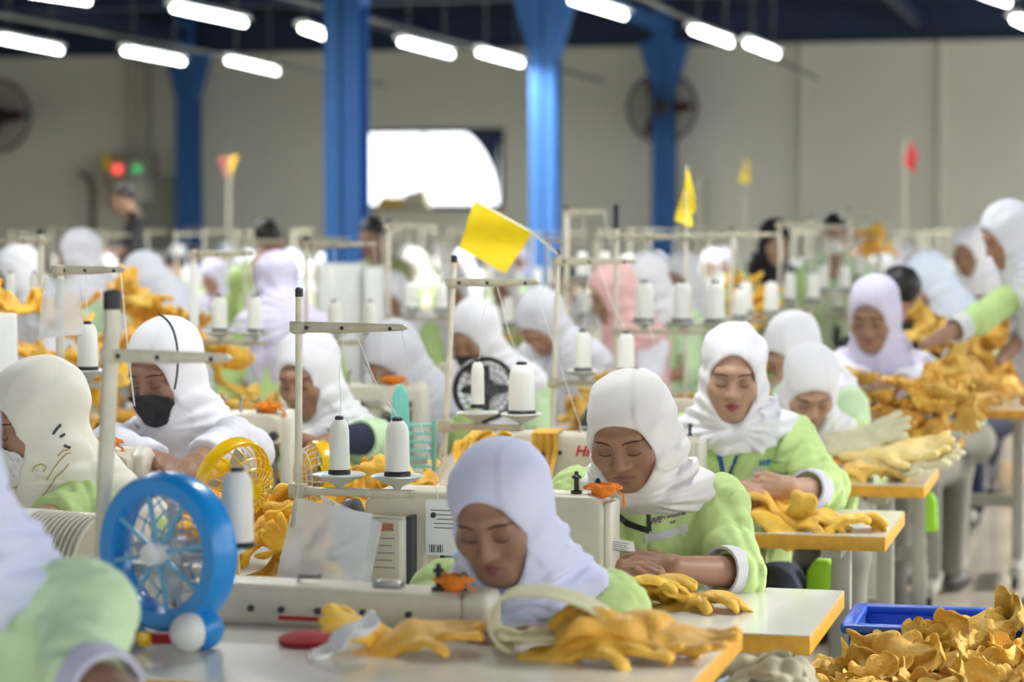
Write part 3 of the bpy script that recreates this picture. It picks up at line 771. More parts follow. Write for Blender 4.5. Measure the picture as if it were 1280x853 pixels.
for px, m, nm in ((166, mat('red_signal_light', S(230, 50, 40), .4, emit=(1, .1, .08), estr=1.5), 'red_signal_lamp'), (190, mat('green_signal_light', S(50, 170, 80), .4, emit=(.1, .8, .25), estr=.6), 'green_signal_lamp')):
    c = wall_pt(px, 213); o = MB().lathe([(.06, .05), (.06, 0), (.045, -.05), (.01, -.06)], (c[0], YW - .50, c[2]), (0, 1, 0), 14).build(nm, m)
    tag(o, ('round glowing red lamp' if 'red' in nm else 'round glowing green lamp') + ' on the grey duct box at the left wall', 'lamp')
c = wall_pt(178, 205); tag(MB().box((c[0], YW - .34, c[2] - .08), (.62, .24, .42)).build('duct_box', mat('olive_box_paint', S(158, 158, 140), .6), bevel=.02), 'grey box with red and green lamps under the duct hood', 'box')
c = wall_pt(152, 205); tag(MB().box((c[0], YW - .48, c[2]), (.11, .02, .20)).build('wall_notice', M_flag), 'small yellow notice beside the red lamp on the left', 'notice')
c = wall_pt(130, 230); tag(MB().tube([(c[0], YW - .4, 0.0), (c[0] + .02, YW - .4, 1.9), (c[0] - .03, YW - .4, 2.10), (c[0] - .16, YW - .4, 2.14)], .05, 8).build('bent_pipe', mat('brown_pipe', S(120, 112, 96), .6)), 'bent brown pipe standing by the left wall', 'pipe')
for px, lab in ((1003, 'thin pale pipe running down the back wall on the right'),):
    c = wall_pt(px, 150); tag(MB().tube([(c[0], YW - .05, .0), (c[0], YW - .05, 3.7)], .03, 8).build('wall_pipe', M_wall), lab, 'pipe')
c = wall_pt(1176, 150); tag(MB().tube([(c[0], YW - .05, .0), (c[0], YW - .05, 3.7)], .03, 8).build('wall_pipe', M_wall), 'thin pale pipe on the back wall near the red flag', 'pipe')
c = wall_pt(876, 240); tag(MB().tube([(c[0], YW - .3, 0), (c[0], YW - .3, 2.05)], .06, 8).build('wall_pipe', M_polew), 'short white standing pipe right of the wall fan', 'pipe')
def flag(quad, label, m, pole=None, t=.002, wave=.012, name='flag', ink=False):
    q = [A(*p) for p in quad]; rows = []
    root = empty(name, label, 'flag', q[0])
    nrm_ = nrm(np.cross(q[1] - q[0], q[3] - q[0]))
    for i, a_ in enumerate(np.linspace(0, 1, 14)):
        rows.append([q[0] * (1 - a_) * (1 - b) + q[1] * a_ * (1 - b) + q[2] * a_ * b + q[3] * (1 - a_) * b + nrm_ * wave * math.sin(5 * a_ + 3 * b) - q[0] for b in np.linspace(0, 1, 10)])
    MB().grid(np.array(rows), t).build('flag_cloth', m, root)
    if pole is not None:
        MB().tube([A(*p) - q[0] for p in pole], .004, 6).build('flag_stick', M_polew, root)
    if ink:
        u = q[1] - q[0]; v = q[3] - q[0]
        pt = lambda a_, b: u * a_ + v * b + (nrm_ * (wave * math.sin(5 * a_ + 3 * b)) - nrm_ * .001)
        MB().tube([pt(.45 + .13 * math.cos(s), .30 + .13 * math.sin(s)) for s in np.linspace(0, 2 * PI, 20)[:-1]], .0007, 4, closed=True).build('drawn_line', M_ink, root)
        MB().tube([pt(.42 + .05 * math.sin(s * 5), .45 + .35 * s) for s in np.linspace(0, 1, 14)], .0007, 4).build('drawn_line', M_ink, root)
    return root
fd = 7.25
flag((P(594, 251, fd), P(573, 310, fd + .02), P(633, 342, fd + .01), P(665, 291, fd - .02)), 'large bright yellow flag with a faint drawing on a thread stand', M_flag, (P(594, 251, fd - .004), P(665, 291, fd - .022), P(697, 318, fd + .05)), ink=True)
d = 9.62
flag((P(858, 208, d), P(846, 276, d), P(862, 284, d), P(869, 262, d + .05)), 'narrow yellow flag hanging on a pole in the middle distance', M_flag, (P(858, 207, d), P(857, 292, d)))
d = 22; flag((P(1137, 174, d), P(1129, 204, d), P(1143, 216, d), P(1147, 196, d + .1)), 'small red flag on a pole before the back wall', M_flagr, (P(1131, 174, d), P(1131, 385, d)))
d = 25; flag((P(931, 198, d), P(924, 228, d), P(937, 228, d), P(936, 206, d + .1)), 'small yellow flag before the back wall', M_flag, (P(931, 198, d), P(931, 390, d)))
d = 22; flag((P(270, 198, d), P(283, 222, d), P(286, 224, d), P(285, 197, d + .1)), 'red half of a small two coloured pennant on the left', mat('faded_red_cloth', S(176, 96, 90), .7), (P(285, 196, d), P(284, 385, d)))
flag((P(286, 196, d), P(286, 218, d), P(289, 218, d), P(299, 194, d + .1)), 'yellow half of a small two coloured pennant on the left', mat('ochre_flag_cloth', S(226, 180, 40), .7), (P(287, 194, d), P(286.5, 385, d)))
# ------------------------------------------------------------------ tables
def make_table(label, x0, x1, y0, y1, z, top=None, group=None, near=True):
    root = empty('sewing_table', label, 'table', ((x0 + x1) / 2, (y0 + y1) / 2, 0), 0, group)
    w, d = x1 - x0, y1 - y0
    eb = MB().box((0, 0, z - .019), (w, d, .036)).build('edge_band', M_edge, root, bevel=.002)
    MB().box((0, 0, z - .0005), (w - .002, d - .002, .003)).build('tabletop', top or M_top, root)
    for s in (-1, 1):
        x = s * (w / 2 - .14)
        lg = MB().box((x, .02, z / 2), (.05, .035, z - .07)).build('leg', M_leg if s > 0 else M_legw, root, bevel=.003)
        MB().box((x, 0, .075), (.045, d * .95, .04)).build('foot', M_leg, root, bevel=.004)
        if near:
            for t_ in (-1, 1):
                c = MB().lathe([(.028, -.012), (.028, .012)], (x, t_ * d * .42, .029), (1, 0, 0), 14).build('caster', M_black, root)
        MB().box((x, 0, z - .05), (.05, d * .8, .03)).build('bracket', M_leg, root)
    MB().box((0, .10, .33), (w - .30, .03, .05)).build('cross_rail', M_leg, root)
    if near:
        MB().box((-.12, -.04, z - .12), (.26, .16, .14)).build('motor_box', M_dark, root, bevel=.015)
        MB().box((-.02, .03, .12), (.36, .24, .025)).build('treadle', M_dark, root, bevel=.006)
    return root
# ------------------------------------------------------------------ machines (local: table surface at z=0, operator at +y, needle end at +x)
def make_lockstitch(label, loc, group=None, low=False):
    root = empty('sewing_machine', label, 'sewing machine', loc, 0, group)
    if low:      # thick low arm close to the table
        H = .10; b = MB()
        b.prism([(-.27, 0), (.24, 0), (.24, .062), (.21, .066), (-.20, .072), (-.25, .068), (-.27, .055)], -.05, .05, (A(0, 0, 0), A(1, 0, 0), A(0, 0, 1), A(0, -1, 0)))
        b.build('machine_arm', M_cream2, root, bevel=.012, seg=3)
        MB().box((.262, 0, .034), (.05, .095, .068)).build('face_plate', M_cream, root, bevel=.014, seg=3)
        MB().box((-.02, -.0515, .016), (.12, .003, .007)).build('red_stripe', M_redp, root)
        for x in (-.20, -.13, -.075, -.01, .07, .15): MB().lathe([(.006, -.003), (.006, .003)], (x, -.052, .030), (0, 1, 0), 10).build('screw', M_dark, root)
        ztop = .066
    else:
        b = MB()
        b.prism([(-.25, .0), (-.115, .0), (-.115, .095), (-.09, .125), (.17, .125), (.175, .055), (.255, .055), (.255, .205), (.235, .222), (-.22, .225), (-.25, .20)], -.055, .055, (A(0, 0, 0), A(1, 0, 0), A(0, 0, 1), A(0, -1, 0)))
        b.build('machine_arm', M_cream2, root, bevel=.010, seg=3)
        MB().box((0, -.005, .006), (.53, .18, .014)).build('bed', M_metal, root, bevel=.004)
        MB().box((.262, 0, .135), (.016, .09, .15)).build('face_plate', M_cream, root, bevel=.006)
        MB().box((-.195, -.085, .095), (.095, .06, .155)).build('control_box', M_cream, root, bevel=.006)
        MB().box((-.142, -.07, .10), (.012, .045, .15)).build('box_seam', M_dark, root)
        MB().tube([(.215, 0, .06), (.215, 0, .012)], .005, 8).build('needle_bar', M_metal, root)
        MB().box((.215, -.005, .02), (.02, .035, .006)).build('presser_foot', M_metal, root)
        for x in (-.10, .02, .13): MB().lathe([(.006, -.004), (.006, .003)], (x, -.056, .175), (0, 1, 0), 10).build('screw', M_dark, root)
        ztop = .222
    MB().lathe([(.02, -.032), (.060, -.03), (.068, -.018), (.068, .0), (.055, .006), (.02, .01)], (-.285, 0, .13 if not low else .06), (1, 0, 0), 20).build('handwheel', M_dark if not low else M_cream, root)
    MB().lathe([(.012, 0), (.012, .006), (.005, .008), (.005, .030), (.010, .032), (.010, .036), (.004, .040), (.004, .046)], (.19, -.01, ztop), (0, 0, 1), 10).build('thread_post', M_black, root)
    MB().lathe([(.008, 0), (.004, .006), (.004, .022), (.008, .024), (.003, .032)], (.232, .0, ztop), (0, 0, 1), 10).build('thread_post', M_black, root)
    MB().box((.10, .0, ztop + .006), (.05, .03, .014)).build('thread_guide', M_metal, root, bevel=.003)
    MB().tube([(-.06, 0, ztop), (-.06, 0, ztop + .014), (-.02, 0, ztop + .016)], .005, 6).build('thread_guide', M_metal, root)
    return root, ztop
def orange_yarn(label, c, R=.034):
    """a tangle of orange yarn round a post"""
    mb = MB(); rg = random.Random(int(c[0] * 1e4))
    pts = []
    for k in range(260):
        a = k * .9 + rg.uniform(-.3, .3); rr = R * rg.uniform(.55, 1.0); pts.append((rr * math.cos(a), rr * math.sin(a) * .9, .012 + .020 * rg.random() * (1.2 - rr / R) + .004))
    mb.tube(pts, .0018, 5)
    mb.ball((0, 0, .010), (R * .62, R * .55, .013), 14, 7)
    pts = [(R * .8, -.01, .012), (R * 1.15, -.015, .006), (R * 1.2, -.018, -.02)]; mb.tube(pts, .003, 5)
    o = mb.build('yarn_tangle', M_orange); o.location = tuple(c); return tag(o, label, 'yarn')
def make_overlock(label, loc, group=None, rich=True):
    root = empty('overlock_machine', label, 'sewing machine', loc, 0, group)
    MB().prism([(-.17, 0), (.06, 0), (.06, .07), (.03, .10), (.03, .16), (.13, .17), (.13, .235), (.10, .25), (-.12, .25), (-.17, .22)], -.075, .075, (A(0, 0, 0), A(1, 0, 0), A(0, 0, 1), A(0, -1, 0))).build('machine_body', M_cream2, root, bevel=.010)
    MB().prism([(-.045, .02), (.045, .02), (.05, .16), (.04, .235), (.0, .262), (-.04, .24), (-.05, .16)], .12, .155, (A(0, 0, 0), A(0, 1, 0), A(0, 0, 1), A(1, 0, 0))).build('end_cover', M_cream, root, bevel=.008)
    MB().box((.10, -.01, .012), (.20, .17, .024)).build('cloth_plate', M_metal, root, bevel=.004)
    MB().box((.095, -.045, .10), (.035, .02, .12)).build('needle_clamp', M_metal, root, bevel=.004)
    MB().lathe([(.02, -.02), (.06, -.018), (.06, .015), (.02, .02)], (-.19, .02, .15), (1, 0, 0), 18).build('handwheel', M_dark, root)
    if rich:
        rg = random.Random(3)
        for k in range(9):
            x = -.12 + .03 * k + rg.uniform(-.006, .006); z = .08 + .13 * rg.random()
            MB().lathe([(.010, -.03), (.013, -.028), (.013, -.012), (.006, -.010), (.006, .0)], (x, -.072, z), (0, 1, 0), 10).build('tension_knob', (M_black, M_metal, M_dark)[k % 3], root)
        for k in range(4):
            MB().tube([(-.10 + .05 * k, -.02, .245), (-.10 + .05 * k, -.02, .285), (-.09 + .05 * k, -.03, .292)], .005, 6).build('thread_guide', M_metal, root)
        MB().tube([(-.1, -.085, .19), (.02, -.09, .20), (.10, -.085, .14), (.11, -.07, .06)], .006, 6).build('thread_tube', M_metal, root)
    return root
# ------------------------------------------------------------------ thread stands and cones
def make_cone(label, c, r=.026, h=.115, group=None):
    root = empty('thread_cone', label, 'thread cone', c, 0, group)
    MB().lathe([(r * .98, .010), (r, .016), (r * .93, h * .80), (r * .80, h * .92), (r * .52, h), (r * .3, h)], n=18).build('yarn', M_yarn, root)
    MB().lathe([(r * 1.08, 0), (r * 1.08, .006), (r * .9, .0115), (r * .42, .02), (r * .42, h + .006), (r * .30, h + .008)], n=16).build('cone_core', M_yarncore, root)
    return root
def make_stand(label, base, ztop, zarm, zbar, La, Lb, discs, arm_dir=(1, -.05), lean=0., group=None, cap_len=.016, rp=.0075, disc_r=.055, mats=(None, None), clamp=True):
    """base on the table; heights are absolute, discs are distances along the lower bar"""
    root = empty('thread_stand', label, 'thread stand', base, 0, group); z0 = base[2]
    d = nrm(A(arm_dir[0], arm_dir[1], 0)); n = A(-d[1], d[0], 0); H = ztop - z0
    at = lambda z: A(lean * (z - z0) / H, 0, z - z0)
    mp, ma = mats[0] or M_polew, mats[1] or M_dirty
    MB().tube([at(z0), at(ztop)], rp, 10).build('pole', mp, root)
    MB().lathe([(rp * 1.15, 0), (rp * 1.15, cap_len), (rp * .7, cap_len + .003)], at(ztop) - A(0, 0, .004), (0, 0, 1), 10).build('pole_cap', M_black, root)
    MB().lathe([(.022, 0), (.022, .012), (.012, .02)], (0, 0, 0), (0, 0, 1), 14).build('base_nut', ma, root)
    a = at(zarm)
    arm = MB().prism([(-.02, -.010), (La * .5, -.010), (La, -.004), (La + .012, .002), (La, .010), (-.02, .013)], -.004, .004, (a, d, A(0, 0, 1), n)).build('thread_arm', ma, root, bevel=.0015)
    for t in (.08, .42, .88): MB().lathe([(.0045, -.0052), (.0045, .0052)], a + d * La * t, n, 8).build('eyelet', M_black, arm)
    MB().box(a, (.026, .026, .026), np.stack([d, n, A(0, 0, 1)], 1)).build('clamp', ma, root, bevel=.003)
    bpos = at(zbar)
    MB().box(bpos + d * (Lb / 2 - .01), (Lb, .022, .016), np.stack([d, n, A(0, 0, 1)], 1)).build('lower_bar', ma, root, bevel=.002)
    if clamp: MB().box(bpos, (.034, .030, .030), np.stack([d, n, A(0, 0, 1)], 1)).build('clamp', ma, root, bevel=.003)
    cs = []
    for q in discs:
        c = bpos + d * q + A(0, 0, .008)
        MB().lathe([(.006, 0), (.010, .006), (.024, .013), (disc_r * .95, .026), (disc_r, .028), (disc_r * .9, .031), (.02, .026), (.006, .027)], c, (0, 0, 1), 24).build('disc', mat('pale_grey_disc', S(196, 200, 194), .35, .1), root)
        cs.append(np.array(base) + c + A(0, 0, .029))
    eye = [np.array(base) + a + d * La * t for t in (.42, .52, .88, .98)]
    return root, cs, eye
def thread(root, a, b, sag=.0, r=.0009, side=.0):
    a, b = A(*a), A(*b); o = A(*root.location); pts = []
    for t in np.linspace(0, 1, 12):
        pts.append(a * (1 - t) + b * t + A(side * math.sin(t * 9), 0, -sag * math.sin(PI * t)) - o)
    MB().tube(pts, r, 5).build('thread', M_thread, root)
# ------------------------------------------------------------------ gloves
def glove_sdf(p):
    q = p * np.array([1, 1, 1.45], np.float32)
    d = ell(q, (0, .0, 0), (.056, .072, .026)); d = smin(d, cap(q, (-.022, -.05, 0), (-.024, -.125, 0), .024), .02); d = smin(d, cap(q, (.022, -.05, 0), (.024, -.125, 0), .024), .02)
    for x, L in ((-.041, .062), (-.014, .080), (.014, .076), (.040, .060)): d = smin(d, cap(q, (x, .045, 0), (x * 1.22, .045 + L, 0), .0150, .0135), .008)
    return smin(d, cap(q, (.045, -.020, 0), (.092, .040, 0), .0165, .0140), .012)
def panel_sdf(p):
    q = p * np.array([1, 1, 1.45], np.float32)
    d = ell(q, (0, .0, 0), (.068, .075, .026)); d = smin(d, cap(q, (-.034, -.04, 0), (-.040, -.115, 0), .030), .02); d = smin(d, cap(q, (.034, -.04, 0), (.040, -.115, 0), .030), .02); d = smin(d, cap(q, (0, -.04, 0), (0, -.125, 0), .026), .02)
    for x, L in ((-.048, .030), (-.016, .044), (.017, .040), (.048, .026)): d = smin(d, cap(q, (x, .040, 0), (x * 1.15, .040 + L, 0), .0185, .0175), .008)
    return smin(d, cap(q, (.052, -.025, 0), (.088, .012, 0), .020, .018), .014)
GP, GPF = mesh_sdf([panel_sdf], (-.12, -.19, -.04), (.13, .14, .04), .0046)
GV, GF = mesh_sdf([glove_sdf], (-.11, -.19, -.04), (.13, .16, .04), .0065)
GVh, GFh = mesh_sdf([glove_sdf], (-.11, -.19, -.04), (.13, .16, .04), .0042)
def bend(v, k, ax=1, up=2, c=0.):
    v = v.copy()
    if abs(k) < 1e-3: return v
    s = v[:, ax] - c; r = 1 / k + 0.; th = s * k; z = v[:, up]
    v[:, ax] = c + (r - z) * np.sin(th); v[:, up] = r - (r - z) * np.cos(th); return v
def glove_mesh(name, seed, kb=0., kx=0., wave=.006, crump=.004, thin=1., hi=False, ruffle=0.):
    rg = random.Random(seed); v = (GP if ruffle > .01 else GVh if hi else GV).copy(); v[:, 2] *= thin
    d = v * 1.0
    ph = [rg.uniform(0, 6) for _ in range(6)]
    v[:, 2] += wave * np.sin(v[:, 1] * 38 + ph[0]) + wave * .8 * np.sin(v[:, 0] * 55 + v[:, 1] * 20 + ph[1])
    if ruffle:
        am = np.clip((-v[:, 1] - .0) / .12, 0, 1) + .35
        v[:, 2] += ruffle * am * np.sin(v[:, 0] * 85 + 6 * np.sin(v[:, 1] * 18 + ph[2]) + ph[3])
        v[:, 1] += ruffle * .7 * np.sin(v[:, 0] * 70 + ph[4])
    v += crump * np.stack([wob(d, 60, ph[0]), wob(d, 52, ph[1]), wob(d, 70, ph[2])], 1)
    v[:, 2] += crump * 1.3 * (np.abs(wob(d, 42, ph[3])) * 2 - .6)
    v = bend(v, kx, 0); v = bend(v, kb, 1)
    me_o = mesh_np(name, v, GPF if ruffle > .01 else GFh if hi else GF, M_leather); me = me_o.data; bpy.data.objects.remove(me_o)
    return me
GM = [glove_mesh('glove_shape', i, kb, kx, wv, cr, th) for i, (kb, kx, wv, cr, th) in enumerate(((2, 3, .004, .003, .9), (7, -4, .006, .004, .8), (-5, 6, .006, .004, .9), (13, 3, .006, .005, .8), (-12, -5, .005, .005, .8), (5, 12, .006, .004, .8), (20, 2, .004, .004, .7), (1, 1, .003, .003, 1.0)))]
GR = [glove_mesh('ruffled_glove_shape', 40 + i, kb, kx, .006, .0075, .32, True, rf) for i, (kb, kx, rf) in enumerate(((5, 9, .0125), (-6, -12, .016), (8, 14, .014), (-5, -8, .018), (9, 11, .0125), (6, -15, .016)))]
GH = [glove_mesh('crumpled_glove_shape', 70 + i, kb, kx, .006, .0045, .95, True, rf) for i, (kb, kx, rf) in enumerate(((-4, -6, .003), (-6, 5, .003), (-5, -9, .003), (-2, -3, .002), (-9, -6, .003)))]
def glove(me, loc, rot, label, group=None, m=None, sc=1.):
    o = link(bpy.data.objects.new('leather_glove', me)); o.location = tuple(loc); o.rotation_euler = rot if not isinstance(rot, np.ndarray) else Matrix(rot.tolist()).to_euler()
    o.scale = (sc * .84,) * 3
    if m is not None:
        o.material_slots[0].link = 'OBJECT'; o.material_slots[0].material = m
    return tag(o, label, 'glove', group)
def heap(c, size, n, label, group, m=M_leather, seed=1, shapes=None, sc=1., flat=.5):
    """a loose heap: gloves laid in layers inside a mound"""
    rg = random.Random(seed); sx, sy, sz = size
    for k in range(n):
        t = (k + .5) / n; z = sz * t; sh = math.sqrt(max(.03, 1 - t * t * .92))
        a = rg.uniform(0, 2 * PI); r = math.sqrt(rg.random()); 
        x = sx / 2 * sh * r * math.cos(a); y = sy / 2 * sh * r * math.sin(a)
        glove(rg.choice(shapes or GM), (c[0] + x, c[1] + y, c[2] + .022 + z), (rg.uniform(-flat, flat), rg.uniform(-flat, flat), rg.uniform(0, 6.3)), label, group, m, sc * rg.uniform(.9, 1.08))
def bundle(c, nx, nz, dx, dz, label, group, m=M_leather, seed=1, rz=PI, sc=1., jit=.3, ny=1, dy=.2):
    """stacked gloves with the finger tips towards the viewer"""
    rg = random.Random(seed)
    for j in range(ny):
        for k in range(nz):
            for i in range(nx):
                if rg.random() < .06: continue
                glove(rg.choice(GM), (c[0] + (i - (nx - 1) / 2) * dx + rg.uniform(-.015, .015), c[1] + j * dy + rg.uniform(-.03, .03), c[2] + .02 + k * dz),
                      (rg.uniform(-jit, jit) * .5, rg.uniform(-jit, jit), rz + rg.uniform(-jit, jit)), label, group, m, sc * rg.uniform(.9, 1.05))
# ------------------------------------------------------------------ first row of stations, beside the aisle
RX0, RX1 = -1.77, -.565
T1 = make_table('worn white table nearest the camera under the blue fan', -1.95, -.62, 3.36, 4.03, .84, M_top1)
T2 = make_table('glossy white table with ochre edge beside the blue crate', RX0, RX1, 4.50, 5.07, .75)
T3 = make_table('white table with ochre edge before the woman with red lips', RX0, RX1, 5.96, 6.50, .75)
T4 = make_table('white table with ochre edge under pale cut glove pieces', RX0, RX1, 7.14, 7.70, .75)
T5 = make_table('narrow table with ochre edge under the tall glove stack', -1.0, -.56, 8.33, 8.92, .75)
def pyw(x, y, z):
    v = np.linalg.inv(RC) @ (A(x, y, z) - A(0, 0, CAM_H)); return CX + F_PX * v[0] / -v[2], CY - F_PX * v[1] / -v[2], -v[2]
m1, z1 = make_lockstitch('low cream sewing machine with red stripe on the nearest table', (-1.305, 3.90, .84), low=True)
m2, z2 = make_lockstitch('cream sewing machine with paper stickers on the second table', (-1.27, 4.80, .75))
m3, z3 = make_lockstitch('cream sewing machine with red lettering on the third table', (-1.32, 6.16, .75))
m4, z4 = make_lockstitch('cream sewing machine behind the two front women, fourth table', (-1.32, 7.38, .75))
orange_yarn('tangle of orange yarn on the nearest machine', (-1.305 + .215, 3.895, .84 + z1))
orange_yarn('tangle of orange yarn on the second machine by the bowed face', (-1.27 + .245, 4.79, .75 + z2 - .004), .040)
# print on the machines
text_mesh('brand_lettering', 'HIKARI', .038, M_redp, m3, (-.060, -.0565, .168), (PI / 2, 0, 0), .25, .0012)
st = MB().box((-.068, -.0560, .150), (.098, .0012, .115)).build('paper_sticker', M_paper, m2)
st.scale = (1, 1, 1)
for k in range(5): MB().box((-.070 + (.006 if k % 2 else 0), -.0568, .185 - .009 * k), (.07 - .012 * (k % 3), .0006, .0024)).build('printed_line', mat('grey_print', S(130, 132, 138), .7), st)
for k in range(7): MB().box((-.108 + .0045 * k, -.0568, .106), (.0026 if k % 3 else .0012, .0006, .016)).build('barcode_bar', M_print, st)
s2 = MB().box((-.195, -.1155, .105), (.078, .0012, .125)).build('paper_sticker', mat('aged_paper', S(214, 206, 184), .7), m2)
MB().box((-.195, -.1163, .155), (.055, .0006, .016)).build('printed_line', mat('red_print_faded', S(186, 120, 100), .7), s2)
for k in range(5): MB().box((-.19, -.1163, .132 - .015 * k), (.05 - .01 * (k % 2), .0006, .0024)).build('printed_line', mat('grey_print', S(130, 132, 138), .7), s2)
# strip of leather hung over the third machine
rows = []
for t in np.linspace(0, 1, 12):
    zz = .75 + z3 + .006 if t < .25 else .75 + z3 + .006 - (t - .25) * .155; yy = 6.16 + .02 - .09 * min(t / .25, 1) - .012 * math.sin(8 * t)
    rows.append([(-1.462 + w + .006 * math.sin(5 * t), yy - .004 * math.sin(w * 300), zz) for w in np.linspace(-.034, .034, 8)])
tag(MB().grid(np.array(rows), .004).build('leather_strip', M_leather), 'yellow leather strip hanging over the third machine', 'leather strip')
# stands of the first row
s0, c0, e0 = make_stand('blurred pale thread stand nearest the camera behind the blue fan', P(123, 752, 4.05) * A(1, 1, 0) + A(0, 0, .84), P(140, 384, 4.02)[2], P(140, 446, 4.0)[2], .955, .235, .27, (.225,), (1, -.25), lean=.03, rp=.0135, cap_len=.03, mats=(M_polew, M_polew))
make_cone('large white thread cone right of the blue fan', P(297, 708, 3.98) * A(1, 1, 0) + A(0, 0, c0[0][2]), .027, .125)
sa, ca, ea = make_stand('pale thread stand with two cones and a hanging plastic bag', P(372, 700, 5.0) * A(1, 1, 0) + A(0, 0, .75), P(376, 368, 5.0)[2], P(376, 409, 5.0)[2], P(376, 613, 5.0)[2], .225, .26, (.09, .215), (1, -.02), lean=.006)
k1 = make_cone('white thread cone on the left disc over the plastic bag', ca[0], .0215, .112); k2 = make_cone('white thread cone on the right disc over the plastic bag', ca[1], .0255, .112)
sb, cb, eb_ = make_stand('leaning thread stand with a slim and a fat cone', P(551, 620, 6.25) * A(1, 1, 0) + A(0, 0, .75), P(570, 326, 6.25)[2], P(568, 353, 6.25)[2], P(556, 532, 6.25)[2], .225, .22, (.088, .208), (1, -.10), lean=.037)
make_cone('slim white thread cone on a black core by the black fan', cb[0] + A(0, 0, .012), .0175, .118); make_cone('fat white thread cone on the rusty disc', cb[1], .034, .125)
sc_, cc, ec = make_stand('thread stand carrying the large yellow flag', P(689, 560, 7.35) * A(1, 1, 0) + A(0, 0, .75), P(698, 318, 7.35)[2], P(697, 327, 7.35)[2], P(692, 478, 7.35)[2], .235, .27, (.09, .225), (1, -.05), lean=.022)
make_cone('white thread cone left under the yellow flag stand arm', cc[0], .026, .118); make_cone('white thread cone right under the yellow flag stand arm', cc[1], .026, .115)
sd, cd, ed = make_stand('thread stand topped by a long black grip', P(770, 520, 8.5) * A(1, 1, 0) + A(0, 0, .75), P(772, 285, 8.5)[2], P(772, 297, 8.5)[2], P(772, 414, 8.5)[2], .26, .36, (.10, .235, .35), (1, -.0), cap_len=.085, rp=.009)
for i, c in enumerate(cd): make_cone(('white thread cone nearest the black grip stand', 'middle white thread cone on the black grip stand', 'outer white thread cone on the black grip stand')[i], c, .034, .135)
for s_, e_, c_, pp in ((sa, ea, ca, (P(472, 600, 4.9), P(548, 625, 4.85))), (sb, eb_, cb, (P(640, 520, 6.1), P(735, 560, 6.1))), (sc_, ec, cc, (P(760, 500, 7.2), P(840, 505, 7.2)))):
    thread(s_, e_[0], c_[0] + A(0, 0, .12), 0, .0010, .003); thread(s_, e_[1], c_[1] + A(0, 0, .12), .012, .0012, .002); thread(s_, e_[3], pp[1], .006, .0009)
# plastic bags hung on the stands
def bag(label, pts, d, m, tie=None, thick=.014, dd=0.):
    q = [P(x, y, d + dd * i) for i, (x, y) in enumerate(pts)]; root = empty('plastic_bag', label, 'bag', q[0])
    rows = []; nv = nrm(np.cross(q[1] - q[0], q[3] - q[0]))
    for a_ in np.linspace(0, 1, 12):
        rows.append([q[0] * (1 - a_) * (1 - b) + q[1] * a_ * (1 - b) + q[2] * a_ * b + q[3] * (1 - a_) * b - q[0] + nv * (thick * math.sin(PI * a_) * math.sin(PI * b) + .006 * math.sin(7 * a_ + 5 * b) * math.sin(3 * b + 1)) for b in np.linspace(0, 1, 12)])
    rows = np.array(rows)
    MB().grid(rows, .001).build('bag_film', m, root)
    rows2 = rows - nv * thick * 1.6 * np.sin(np.linspace(0, PI, 12))[:, None, None]
    MB().grid(rows2 - nv * .002, .001).build('bag_film', m, root)
    if tie is not None: MB().tube([P(*t, d) - q[0] for t in tie], .004, 6).build('bag_tie', M_dirty, root)
    return root
bag('clear plastic bag hanging under the two cone stand', ((368, 622), (466, 643), (450, 728), (344, 726)), 4.84, M_plasticw, ((372, 606), (368, 640), (365, 660)))
bag('second clear plastic sheet behind the hanging bag', ((400, 618), (478, 655), (462, 732), (430, 728)), 4.90, M_plasticw)
bag('grey plastic bag hanging on the left blurred stand', ((54, 348), (98, 350), (106, 418), (48, 424)), 6.0, M_plasticw)
bag('small white plastic bag tied to the leaning stand', ((553, 572), (566, 566), (573, 602), (530, 618)), 6.1, M_plasticw, ((551, 556), (549, 572), (556, 580)))
# ------------------------------------------------------------------ foreground things on the nearest table
def place(root, c, yaw, tilt=0.): root.location = tuple(c); root.rotation_euler = (tilt, 0, yaw)
bf = empty('desk_fan', 'round blue desk fan with spokes and white ball feet on the nearest table', 'fan', P(207, 690, 3.92) * A(1, 1, 0) + A(0, 0, .84), R_(-18))
R = .128; cz = .152
MB().lathe([(.092, -.016), (.097, -.024), (.120, -.024), (.128, -.016), (.131, .0), (.128, .026), (.120, .030), (.100, .028), (.093, .02)], (0, 0, cz), (0, 1, 0), 40, True).build('fan_ring', M_blue, bf)
for k in range(8):
    q = PI * k / 4 + .2; MB().box((.055 * math.cos(q), -.018, cz + .055 * math.sin(q)), (.078, .006, .007), roty(-q)).build('spoke', M_bluel, bf)
MB().lathe([(.004, -.045), (.018, -.042), (.020, -.02), (.016, .0)], (0, 0, cz), (0, 1, 0), 16).build('hub', M_white, bf)
blades(4, .088, .5).build('blade_set', mat('pale_blue_blade', S(190, 200, 205), .3, alpha=.55), bf, off=(0, .02, cz))
g = MB()
for rr in (.03, .05, .07, .09, .11): g.tube([(rr * math.cos(q), .044, cz + rr * math.sin(q)) for q in np.linspace(0, 2 * PI, 28)[:-1]], .0015, 4, closed=True)
for k in range(12): q = PI * k / 6; g.tube([(.02 * math.cos(q), .044, cz + .02 * math.sin(q)), (.122 * math.cos(q), .030, cz + .122 * math.sin(q))], .0015, 4)
g.build('rear_grille', M_blue, bf)['kind'] = 'stuff'
for s in (-1, 1):
    MB().ball((s * .072, -.030, .032), (.031, .031, .032), 16, 10).build('foot', M_white, bf); MB().ball((s * .080, .0, .033), (.031, .034, .033), 16, 10).build('foot_back', M_blue, bf)
MB().tube([(.075 * t, -.040 - .004 * (1 - t * t), .030 - .012 * (1 - t * t)) for t in np.linspace(-1, 1, 9)], .010, 8).build('base_bar', M_red, bf)
